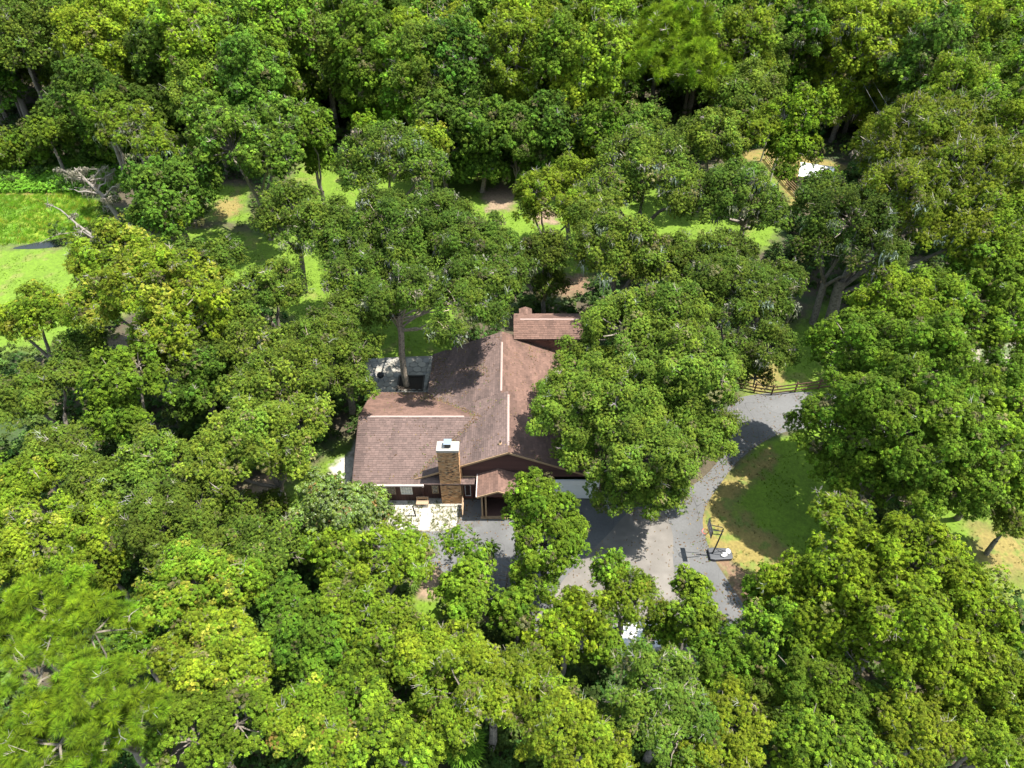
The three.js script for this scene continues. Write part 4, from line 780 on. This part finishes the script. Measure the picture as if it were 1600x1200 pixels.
// ---------------------------------------------------------------- patio of flat stones round a square tree bed
{
  const pt = sheet('patio', patio, 0.015, std(0.2, 0.185, 0.16, 0.95), false);
  const r = rng(555), mats = [[0.31, 0.285, 0.24], [0.27, 0.25, 0.215], [0.35, 0.32, 0.265], [0.24, 0.23, 0.21]].map((c) => std(...c, 0.9));
  const b0 = at(615, 598), bed = { x0: -10.9, x1: -8.6, z0: -51.9, z1: -49.9 };
  const shapes = many(6, (k) => { const q = rng(700 + k), pts = many(9, (i) => { const a = i / 9 * 6.283, d = 0.37 * (0.82 + q() * 0.3); return new THREE.Vector2(Math.cos(a) * d, Math.sin(a) * d); }); return new THREE.ExtrudeGeometry(new THREE.Shape(pts), { depth: 0.03, bevelEnabled: true, bevelSize: 0.02, bevelThickness: 0.012, bevelSegments: 1 }).rotateX(-Math.PI / 2); });
  const xs = patio.map((p) => p[0]), zs = patio.map((p) => p[1]);
  for (let z = Math.min(...zs); z < Math.max(...zs); z += 0.72) for (let x = Math.min(...xs); x < Math.max(...xs); x += 0.76) {
    const X = x + (r() - 0.5) * 0.14 + (Math.round(z / 0.72) % 2 ? 0.36 : 0), Z = z + (r() - 0.5) * 0.14;
    if (insideDistance(patio, X, Z) < 0.3 || (X > bed.x0 - 0.4 && X < bed.x1 + 0.4 && Z > bed.z0 - 0.4 && Z < bed.z1 + 0.4)) continue;
    const m = part('flagstone', shapes[Math.floor(r() * 6)], mats[Math.floor(r() * 4)], pt); m.position.set(X, 0.018, Z); m.rotation.y = r() * 6.28; m.scale.set(0.92 + r() * 0.22, 1, 0.92 + r() * 0.22);
  }
  const tb = part('tree_bed', mergeGeometries([box(bed.x0, 0.016, bed.z1, bed.x1, 0.34, bed.z1 + 0.14), box(bed.x0, 0.016, bed.z0 - 0.14, bed.x1, 0.34, bed.z0), box(bed.x0 - 0.14, 0.016, bed.z0 - 0.14, bed.x0, 0.34, bed.z1 + 0.14), box(bed.x1, 0.016, bed.z0 - 0.14, bed.x1 + 0.14, 0.34, bed.z1 + 0.14)].map(plain)), std(0.07, 0.06, 0.05, 0.9), pt);
  part('soil', box(bed.x0, 0.016, bed.z0, bed.x1, 0.2, bed.z1), std(0.03, 0.022, 0.015, 1), tb);
  // low stone edging along the house side
  const W = base('stone_edging', 0, 0, 0); tag(W, 'row of pale edging stones between the patio and the back slope of the roof', 'edging');
  for (let i = 0; i < 20; i++) { const p = at(578 + i * 4.6, 614 + (r() - 0.5) * 2), s = part('stone', new THREE.IcosahedronGeometry(0.2 + r() * 0.1, 1).scale(1.1, 0.75, 0.9).rotateY(r() * 6), mats[i % 4], W); s.position.set(p.x, 0.14, p.z); }
  for (let i = 0; i < 14; i++) { const p = at(663 + i * 0.9, 610 - i * 3.6), s = part('stone', new THREE.IcosahedronGeometry(0.2 + r() * 0.1, 1).scale(1.1, 0.75, 0.9).rotateY(r() * 6), mats[i % 4], W); s.position.set(p.x, 0.14, p.z); }
  // kettle grill on three legs
  const g = at(596, 596), G = base('kettle_grill', g.x, 0.05, g.z); tag(G, 'black kettle grill standing on the flagstone patio', 'grill');
  part('bowl', new THREE.SphereGeometry(0.34, 20, 10, 0, 6.284, Math.PI / 2, Math.PI / 2).translate(0, 0.78, 0), M.black, G);
  part('lid', new THREE.SphereGeometry(0.35, 20, 10, 0, 6.284, 0, Math.PI / 2).scale(1, 0.7, 1).translate(0, 0.79, 0), M.black, G);
  part('lid_handle', new THREE.TorusGeometry(0.06, 0.014, 6, 12).translate(0, 1.07, 0), M.wood, G);
  for (const a of [0.4, 2.5, 4.6]) part('leg', limb([[Math.cos(a) * 0.16, 0.55, Math.sin(a) * 0.16, 0.018], [Math.cos(a) * 0.34, 0, Math.sin(a) * 0.34, 0.018]], 6), M.black, G);
}
// ---------------------------------------------------------------- yard things by the house
{
  const b = base('wooden_bench', -7.25, 0, -36.45); tag(b, 'small wooden bench against the brown wall left of the chimney', 'bench');
  for (let k = 0; k < 3; k++) part('seat_slat', new RoundedBoxGeometry(1.0, 0.04, 0.12, 1, 0.01).translate(0, 0.43, 0.02 + k * 0.14), M.post, b);
  for (let k = 0; k < 2; k++) part('back_slat', new RoundedBoxGeometry(1.0, 0.13, 0.035, 1, 0.01).translate(0, 0.6 + k * 0.18, -0.1), M.post, b);
  for (const x of [-0.43, 0.43]) { part('leg', box(x - 0.035, 0, 0.26, x + 0.035, 0.41, 0.33), M.post, b); part('leg', box(x - 0.035, 0, -0.09, x + 0.035, 0.85, -0.02), M.post, b); }
  const f = base('picket_screen', -3.98, 0, -35.7); tag(f, 'short tan board screen running out from the chimney corner', 'fence');
  for (let k = 0; k < 7; k++) part('board', new RoundedBoxGeometry(0.03, 1.15 + (k % 3) * 0.03, 0.16, 1, 0.008).translate((k % 2) * 0.01, 0.58, -0.55 + k * 0.175), M.post, f);
  part('rail', box(0.03, 0.3, -0.65, 0.07, 0.38, 0.6), M.post, f); part('rail', box(0.03, 0.85, -0.65, 0.07, 0.93, 0.6), M.post, f);
  const p = at(649.5, 806), v = base('iron_post', p.x, 0, p.z); tag(v, 'thin dark post leaning in the white sand yard', 'post');
  part('shaft', limb([[0, 0, 0, 0.06], [-0.12, 1.15, 0, 0.055]], 8), M.dark, v); part('cap', new THREE.SphereGeometry(0.075, 10, 8).translate(-0.125, 1.17, 0), M.dark, v);
}
// ---------------------------------------------------------------- rail fences
function railFence(name, label, path, rails, h, mat, gap = 2.4) {
  const f = base(name, path[0][0], 0, path[0][1]); tag(f, label, 'fence'); const r = rng(path.length * 77 + rails);
  for (let i = 0; i < path.length - 1; i++) {
    const [x0, z0] = path[i], [x1, z1] = path[i + 1], L = Math.hypot(x1 - x0, z1 - z0), n = Math.max(1, Math.round(L / gap));
    for (let k = 0; k <= n; k++) {
      const x = lerp(x0, x1, k / n) - path[0][0], z = lerp(z0, z1, k / n) - path[0][1];
      if (k || !i) { const p = part('post', new RoundedBoxGeometry(0.13, h + 0.12, 0.13, 1, 0.02), mat, f); p.position.set(x, (h + 0.12) / 2, z); p.rotation.set((r() - 0.5) * 0.05, Math.atan2(x1 - x0, z1 - z0), (r() - 0.5) * 0.05); }
      if (k < n) for (let q = 0; q < rails; q++) {
        const xe = lerp(x0, x1, (k + 1) / n) - path[0][0], ze = lerp(z0, z1, (k + 1) / n) - path[0][1], y = h * (q + 0.75) / (rails - 0.1);
        const dx = xe - x, dz = ze - z, l = Math.hypot(dx, dz), ox = -dz / l * 0.09, oz = dx / l * 0.09;
        part('rail', bar([x + ox, y + (r() - 0.5) * 0.04, z + oz], [xe + ox, y + (r() - 0.5) * 0.04, ze + oz], 0.045, 0.13), mat, f);
      }
    }
  }
  return f;
}
railFence('rail_fence', 'dark brown three rail fence behind the bend of the drive', ground([[1140, 604], [1178, 613], [1205, 617], [1278, 608], [1340, 600]]), 3, 1.15, M.fence);
railFence('rail_fence', 'weathered four rail fence running back through the far clearing', ground([[1196, 249], [1210, 268], [1228, 290], [1246, 308]]), 4, 1.3, std(0.3, 0.2, 0.11, 0.9));
// ---------------------------------------------------------------- basketball hoop on its weighted base
{
  const p = at(1112, 868), B = base('basketball_hoop', p.x, 0, p.z); tag(B, 'black portable basketball hoop at the edge of the drive by the lawn island', 'basketball hoop');
  const pts = [[-0.2, -0.42], [0.1, -0.5], [1.35, -0.42], [1.45, -0.3], [1.45, 0.3], [1.35, 0.42], [0.1, 0.5], [-0.2, 0.42]].map(([x, y]) => new THREE.Vector2(x, y));
  part('base_tank', new THREE.ExtrudeGeometry(new THREE.Shape(pts), { depth: 0.16, bevelEnabled: true, bevelSize: 0.06, bevelThickness: 0.06, bevelSegments: 3 }).rotateX(-Math.PI / 2).translate(0, 0.07, 0), std(0.05, 0.053, 0.06, 0.55), B);
  part('pole', limb([[0, 0.25, 0, 0.055], [0.12, 1.5, 0, 0.055], [0.2, 2.75, 0, 0.05], [0.22, 3.35, 0, 0.05]], 12), M.black, B);
  part('brace', limb([[0.95, 0.28, 0.2, 0.025], [0.06, 1.0, 0.03, 0.025]], 6), M.black, B); part('brace', limb([[0.95, 0.28, -0.2, 0.025], [0.06, 1.0, -0.03, 0.025]], 6), M.black, B);
  for (const z of [-0.16, 0.16]) { part('arm', bar([0.22, 3.3, z], [-0.7, 3.5, z * 1.6], 0.04, 0.06), M.black, B); part('arm', bar([0.2, 2.85, z], [-0.7, 3.1, z * 1.6], 0.04, 0.06), M.black, B); }
  const bb = part('backboard', new RoundedBoxGeometry(0.05, 0.82, 1.25, 2, 0.015).translate(-0.75, 3.4, 0), M.black, B);
  part('board_face', box(-0.79, 3.05, -0.57, -0.776, 3.76, 0.57), std(0.16, 0.16, 0.17, 0.25), bb);
  part('target_square', mergeGeometries([box(-0.795, 3.15, -0.3, -0.789, 3.19, 0.3), box(-0.795, 3.6, -0.3, -0.789, 3.64, 0.3), box(-0.795, 3.19, -0.3, -0.789, 3.6, -0.26), box(-0.795, 3.19, 0.26, -0.789, 3.6, 0.3)].map(plain)), M.white, bb);
  const rim = part('rim', new THREE.TorusGeometry(0.23, 0.02, 8, 28).rotateX(Math.PI / 2).translate(-1.05, 3.05, 0), std(0.62, 0.07, 0.04, 0.5), B);
  const net = []; for (let k = 0; k < 12; k++) { const a = k / 12 * 6.283, c = a + 0.26, e = a - 0.26; for (const q of [c, e]) net.push(limb([[Math.cos(a) * 0.22 - 1.05, 3.03, Math.sin(a) * 0.22, 0.008], [Math.cos(q) * 0.17 - 1.05, 2.82, Math.sin(q) * 0.17, 0.008], [Math.cos(q + (q - a)) * 0.12 - 1.05, 2.62, Math.sin(q + (q - a)) * 0.12, 0.008]], 4)); }
  part('net', merged(net), M.white, rim);
  for (const z of [-0.3, 0.3]) part('wheel', new THREE.CylinderGeometry(0.09, 0.09, 0.06, 16).rotateX(Math.PI / 2).translate(-0.22, 0.09, z), M.black, B);
  // sacks holding the base down
  const r = rng(9), sack = (dx, dz, turn, mat, label, nm, cat) => { const s = base(nm, p.x + dx, 0.29, p.z + dz, turn); const g = new THREE.SphereGeometry(0.27, 20, 12).scale(1, 0.42, 0.72).translate(0, 0.08, 0), q = g.attributes.position; for (let i = 0; i < q.count; i++) { const n = 1 + (noise(q.getX(i) * 9 + 5, q.getZ(i) * 9, 3) - 0.5) * 0.22; q.setXYZ(i, q.getX(i) * n, q.getY(i), q.getZ(i) * n); } g.computeVertexNormals(); part('bag', g, mat, s); part('tie', new THREE.TorusGeometry(0.055, 0.02, 6, 12).rotateY(Math.PI / 2).translate(0.27, 0.09, 0), M.black, s); return tag(s, label, cat); };
  const canvas = std(0.5, 0.5, 0.48, 0.8); sack(0.85, 0.18, 0.3, canvas, 'white sandbag nearer the pole on the basketball hoop base', 'sandbag', 'sandbag');
  sack(1.2, -0.14, 1.3, canvas, 'white sandbag at the outer end of the basketball hoop base', 'sandbag', 'sandbag');
}
// ---------------------------------------------------------------- utility pole and wires, far shed, half hidden car, white house in the woods
{
  const p = at(1307, 205), top = at(1330, 132, 9.5), U = base('utility_pole', p.x, 0, p.z); tag(U, 'tall tan wooden utility pole rising in a gap of the back woods', 'utility pole');
  part('shaft', limb([[0, 0, 0, 0.2], [0.2, 5, -0.1, 0.17], [0.35, 10.5, -0.2, 0.13]], 12), std(0.42, 0.28, 0.16, 0.9), U);
  part('crossarm', bar([-0.6, 9.9, 0.1], [1.3, 9.9, -0.5], 0.1, 0.12), M.wood, U);
  const ins = part('insulator', mergeGeometries([-0.5, 0.35, 1.2].map((d) => new THREE.CylinderGeometry(0.06, 0.07, 0.18, 8).translate(d, 10.06, 0.07 - d * 0.31)).map(plain)), M.metal, U); ins.userData.kind = 'stuff';
  const wire = (a, b, sag, label) => { const pts = many(14, (i) => { const t = i / 13; return [lerp(a[0], b[0], t), lerp(a[1], b[1], t) - sag * 4 * t * (1 - t), lerp(a[2], b[2], t), 0.022]; }); const m = part(numbered('power_line'), limb(pts, 5), std(0.16, 0.16, 0.16, 0.6), null); tag(m, label, 'cable'); };
  const e = at(1190, 28, 12.5), f = at(1400, 205, 10.5);
  for (const [d, w] of [[-0.5, 'lower'], [1.2, 'upper']]) { const h = [p.x + d, 10.15, p.z + 0.07 - d * 0.31]; wire(h, [e.x + d, 12.5, e.z], 0.5, w + ' power line running back from the utility pole over the woods'); wire(h, [f.x + d, 10.5, f.z], 0.3, w + ' power line running forward from the utility pole to the huge laurel'); }
}
{
  const p = at(1268, 290), S = base('metal_shed', p.x, 0, p.z, -0.35); tag(S, 'low shed with a bright white metal roof behind the leaves of the far clearing', 'shed');
  for (const [x0, z0, x1, z1] of [[-2, 1.9, 2, 2], [-2, -2, 2, -1.9], [-2, -1.9, -1.9, 1.9], [1.9, -1.9, 2, 1.9]]) part('wall', box(x0, 0, z0, x1, 2.2, z1), std(0.5, 0.47, 0.42, 0.8), S);
  for (const s of [-1, 1]) { const roof = part('roof', new THREE.BoxGeometry(4.4, 0.05, 2.45).rotateX(s * 0.32).translate(0, 2.5, s * 1.13), M.white, S); const ribs = many(9, (k) => new THREE.BoxGeometry(0.05, 0.04, 2.44).translate(-2.1 + k * 0.525, 0.045, 0).rotateX(s * 0.32).translate(0, 2.5, s * 1.13)); const q = part('rib', merged(ribs), M.white, roof); q.userData.kind = 'stuff'; }
}
{
  const p = at(985, 1000, 0.8), C = base('parked_car', p.x, 0.01, p.z, 0.12); tag(C, 'white parked car mostly hidden under the trees below the concrete apron', 'car');
  const paint = new THREE.MeshPhysicalMaterial({ color: new THREE.Color().setRGB(0.78, 0.78, 0.78), roughness: 0.35, clearcoat: 0.8, clearcoatRoughness: 0.1 }), tinted = new THREE.MeshPhysicalMaterial({ color: new THREE.Color().setRGB(0.02, 0.022, 0.025), roughness: 0.05 });
  const side = new THREE.Shape(); [[-2.25, 0.35], [-2.3, 0.75], [-2.1, 0.92], [-1.3, 1.0], [-0.65, 1.43], [0.75, 1.47], [1.45, 1.05], [2.1, 0.95], [2.3, 0.7], [2.25, 0.35]].forEach(([x, y], i) => i ? side.lineTo(x, y) : side.moveTo(x, y));
  const g = new THREE.ExtrudeGeometry(side, { depth: 1.6, bevelEnabled: true, bevelSize: 0.07, bevelThickness: 0.09, bevelSegments: 4 }).translate(0, 0, -0.8); part('body', g, paint, C);
  const glassBand = (pts, z) => part('window', new THREE.ExtrudeGeometry(new THREE.Shape(pts.map(([x, y]) => new THREE.Vector2(x, y))), { depth: 0.02, bevelEnabled: false }).translate(0, 0, z), tinted, C);
  for (const z of [0.885, -0.905]) { glassBand([[-1.1, 1.02], [-0.6, 1.38], [0.05, 1.41], [0.05, 1.02]], z); glassBand([[0.12, 1.02], [0.12, 1.41], [0.7, 1.41], [1.25, 1.04]], z); }
  part('windscreen', new THREE.BoxGeometry(0.78, 0.02, 1.4).rotateZ(0.58).translate(-1.04, 1.305, 0), tinted, C); part('rear_window', new THREE.BoxGeometry(0.7, 0.02, 1.35).rotateZ(-0.54).translate(1.19, 1.36, 0), tinted, C);
  for (const x of [-1.4, 1.4]) for (const z of [-0.84, 0.84]) { const w = part('wheel', new THREE.TorusGeometry(0.24, 0.1, 10, 22).translate(0, 0, 0), M.black, C); w.position.set(x, 0.33, z); part('rim', new THREE.CylinderGeometry(0.17, 0.17, 0.16, 16).rotateX(Math.PI / 2), M.metal, w); }
  for (const z of [-0.6, 0.6]) { part('headlight', new RoundedBoxGeometry(0.1, 0.14, 0.34, 2, 0.03).translate(-2.33, 0.72, z), M.glass, C); part('tail_light', new RoundedBoxGeometry(0.08, 0.14, 0.3, 2, 0.03).translate(2.34, 0.75, z), std(0.35, 0.02, 0.02, 0.3), C); }
}
{
  const p = at(180, 100, 3), H = base('white_house', p.x, 0, p.z, 0.2); tag(H, 'white neighbouring house glimpsed between trunks in the upper left woods', 'house');
  part('wall', box(-6, 0, -3.5, 6, 3.2, 3.5), M.white, H);
  for (const s of [-1, 1]) part('roof', new THREE.BoxGeometry(13, 0.12, 4.4).rotateX(s * 0.38).translate(0, 3.75, s * 1.95), std(0.62, 0.63, 0.65, 0.5), H);
  for (const x of [-4, -1.2, 3.4]) { const w = part('window', mergeGeometries([box(x - 0.6, 0.9, 3.5, x + 0.6, 1.0, 3.56), box(x - 0.6, 2.2, 3.5, x + 0.6, 2.3, 3.56), box(x - 0.6, 1.0, 3.5, x - 0.5, 2.2, 3.56), box(x + 0.5, 1.0, 3.5, x + 0.6, 2.2, 3.56)].map(plain)), M.white, H); part('pane', box(x - 0.5, 1.0, 3.505, x + 0.5, 2.2, 3.53), std(0.03, 0.035, 0.04, 0.1), w); }
}
// ---------------------------------------------------------------- dead trees
function snag(label, pts, branches, seed, opt = {}) {               // pts: [pixel x, pixel y, height, radius] from the foot up
  const W = pts.map(([x, y, h, q]) => { const a = at(x, y, h); return [a.x, h, a.z, q]; }), r = rng(seed), t = base(opt.name ?? 'dead_tree', W[0][0], 0, W[0][2]); tag(t, label, opt.category ?? 'dead tree');
  const rel = W.map(([x, y, z, q]) => [x - W[0][0], y, z - W[0][2], q]), pos = (f) => { const k = Math.min(rel.length - 2, Math.floor(f * (rel.length - 1))), u = f * (rel.length - 1) - k; return [0, 1, 2, 3].map((i) => lerp(rel[k][i], rel[k + 1][i], u)); };
  part('trunk', limb(rel, 9), opt.mat ?? DEADWOOD, t);
  const moss = [];
  for (let i = 0; i < branches; i++) {
    const o = pos(0.3 + 0.7 * r()), a = r() * 6.28, L = (opt.reach ?? 2) * (0.4 + r() * 0.8), e = [o[0] + Math.cos(a) * L, o[1] + (r() - 0.25) * L, o[2] + Math.sin(a) * L * 0.8], br = part('limb', crooked(o.slice(0, 3), e, o[3] * 0.6 + 0.02, 0.02, r, 5, 0.25, 6), opt.mat ?? DEADWOOD, t);
    for (let k = 0; k < 2; k++) { const f = 0.5 + r() * 0.4, m = [0, 1, 2].map((q) => lerp(o[q], e[q], f)), b = r() * 6.28; part('twig', crooked(m, [m[0] + Math.cos(b) * 0.7, m[1] + r() * 0.8, m[2] + Math.sin(b) * 0.7], 0.03, 0.008, r, 3, 0.3, 4), opt.mat ?? DEADWOOD, br); }
    if (opt.moss) for (let k = 0; k < opt.moss; k++) { const f = r(), m = [0, 1, 2].map((q) => lerp(o[q], e[q], f)); moss.push({ p: m, turn: r() * 6.28, s: 0.7 + r() * 0.7, c: [0.2, 0.185, 0.135] }); }
  }
  copies('spanish_moss', MOSS[0], MOSSY, moss, t);
  return t;
}
snag('grey moss hung dead tree standing beside the marsh pond', [[190, 365, 0, 0.36], [182, 335, 2.5, 0.3], [160, 305, 5, 0.23], [138, 285, 6.5, 0.16], [116, 262, 8, 0.06]], 16, 31, { moss: 3, reach: 3 });
snag('bare fallen limb reaching over the dark pond water', [[178, 392, 0, 0.2], [150, 372, 1.2, 0.17], [120, 350, 2.4, 0.12], [95, 328, 3.4, 0.08], [75, 318, 4, 0.03]], 7, 32, { reach: 1.6, moss: 1, name: 'fallen_branch', category: 'branch' });
snag('low forked dead branch lying just above the water', [[165, 385, 0.2, 0.1], [130, 362, 0.9, 0.09], [90, 366, 0.8, 0.06], [62, 380, 0.5, 0.02]], 5, 33, { reach: 1.1, name: 'fallen_branch', category: 'branch' });
snag('tall broken grey snag leaning at the left edge above the ferns', [[48, 197, 0, 0.55], [35, 165, 3.5, 0.48], [20, 120, 8, 0.36], [8, 85, 11.5, 0.15]], 8, 34, { reach: 1.8, moss: 2 });
snag('second thinner grey snag beside the tall broken one', [[38, 190, 0, 0.25], [22, 150, 4.5, 0.22], [5, 118, 8, 0.14], [-4, 100, 10, 0.06]], 4, 35, { reach: 1.2 });
snag('short bare brown trunk at the left edge of the fern bank', [[28, 268, 0, 0.22], [15, 240, 2.4, 0.2], [0, 212, 5, 0.16], [-8, 200, 6, 0.1]], 2, 36, { reach: 0.8, mat: BARK });
snag('bleached leaning trunk in the olive crowns of the lower left', [[92, 772, 3.2, 0.16], [85, 755, 5, 0.17], [78, 738, 6.5, 0.1]], 2, 37, { reach: 0.9 });
snag('leafless grey shrub between the pointed tree and the round emerald tree', [[790, 925, 0, 0.07], [792, 905, 1.2, 0.06], [795, 885, 2.4, 0.03]], 14, 38, { reach: 1.1, name: 'bare_shrub', category: 'shrub' });
{
  const p = at(720, 1165, 3), P = base('palmetto', p.x, 0, p.z); tag(P, 'vivid green palmetto fan palm at the lower edge below the broad twiggy tree', 'palm');
  part('trunk', limb([[0, 0, 0, 0.18], [0.1, 2.6, 0, 0.15]], 8), BARK, P);
  const r = rng(61), L = many(9, (i) => ({ p: [0.1 + (r() - 0.5) * 0.5, 2.6 + r() * 0.5, (r() - 0.5) * 0.5], turn: r() * 6.28, s: 1.0 + r() * 0.5, c: [0.12, 0.24, 0.02] })); copies('fronds', FROND[1], LEAF, L, P);
}

// ---------------------------------------------------------------- fallen leaves on the roofs and the drive
{
  const r = rng(8080), q = new THREE.BufferGeometry(), list = [];
  q.setAttribute('position', new THREE.Float32BufferAttribute([-0.5, 0, 0, 0, 0.06, 0.28, 0.5, 0, 0, -0.5, 0, 0, 0.5, 0, 0, 0, 0.06, -0.28], 3)); q.setAttribute('color', new THREE.Float32BufferAttribute(many(18, () => 1), 3));
  const roofH = (x, z) => {
    let h = -1;
    if (x > HW && x < -2.9 && Math.abs(z + 41.8) < 5.3) h = Math.max(h, 4.75 - Math.abs(z + 41.8) * PITCHED);
    if (z > -43.75 && z < -36.9 && Math.abs(x + 0.3) < 7.4) h = Math.max(h, 5.8 - Math.abs(x + 0.3) * PITCHED);
    if (z > -52.2 && z < -43.7 && x > -7.5 && x < 5.9) h = Math.max(h, 5.542 - Math.abs(x + 0.92) * PITCHED);
    return h;
  };
  const hue = () => { const k = r(), m = 0.6 + r() * 0.8; return k < 0.5 ? [0.13 * m, 0.075 * m, 0.035 * m] : k < 0.8 ? [0.2 * m, 0.14 * m, 0.06 * m] : [0.08 * m, 0.11 * m, 0.025 * m]; };
  for (let i = 0; i < 30000 && list.length < 2600; i++) {
    const x = HW + r() * 20, z = -52 + r() * 15.2, h = roofH(x, z); if (h < 0) continue;
    const valley = Math.abs((4.75 - Math.abs(z + 41.8) * PITCHED) - (5.8 - Math.abs(x + 0.3) * PITCHED)) < 0.12 && x < -2.5 ? 1 : 0, under = x > 1.5 || (z < -45 && x < -2) ? 0.5 : 0.1;
    if (r() > valley + under * smooth(0.35, 0.7, fbm(x * 0.7, z * 0.7, 91))) continue;
    list.push({ p: [x, h + 0.055, z], up: new THREE.Vector3((r() - 0.5) * 0.8, 1, (r() - 0.5) * 0.8).normalize(), turn: r() * 6.28, s: 0.09 + r() * 0.08, c: hue() });
  }
  for (let i = 0; i < 60000 && list.length < 6500; i++) {
    const p = at(430 + r() * 860, 612 + r() * 390), d = Math.max(...driveTest.map((o) => insideDistance(o, p.x, p.z))); if (d < 0.02 || r() > 0.06 + Math.exp(-d * 1.6) * 0.8 || fbm(p.x * 0.5, p.z * 0.5, 17) < 0.42) continue;
    list.push({ p: [p.x, 0.03, p.z], up: new THREE.Vector3((r() - 0.5) * 0.6, 1, (r() - 0.5) * 0.6).normalize(), turn: r() * 6.28, s: 0.08 + r() * 0.09, c: hue() });
  }
  const g = new THREE.Group(); g.name = 'fallen_leaves'; scene.add(g); tag(g, 'brown fallen leaves scattered on the shingle roofs and along the drive edges', 'fallen leaves', null, 'stuff');
  copies('leaves', q, LEAF, list, g);
}
renderer.render(scene, camera);
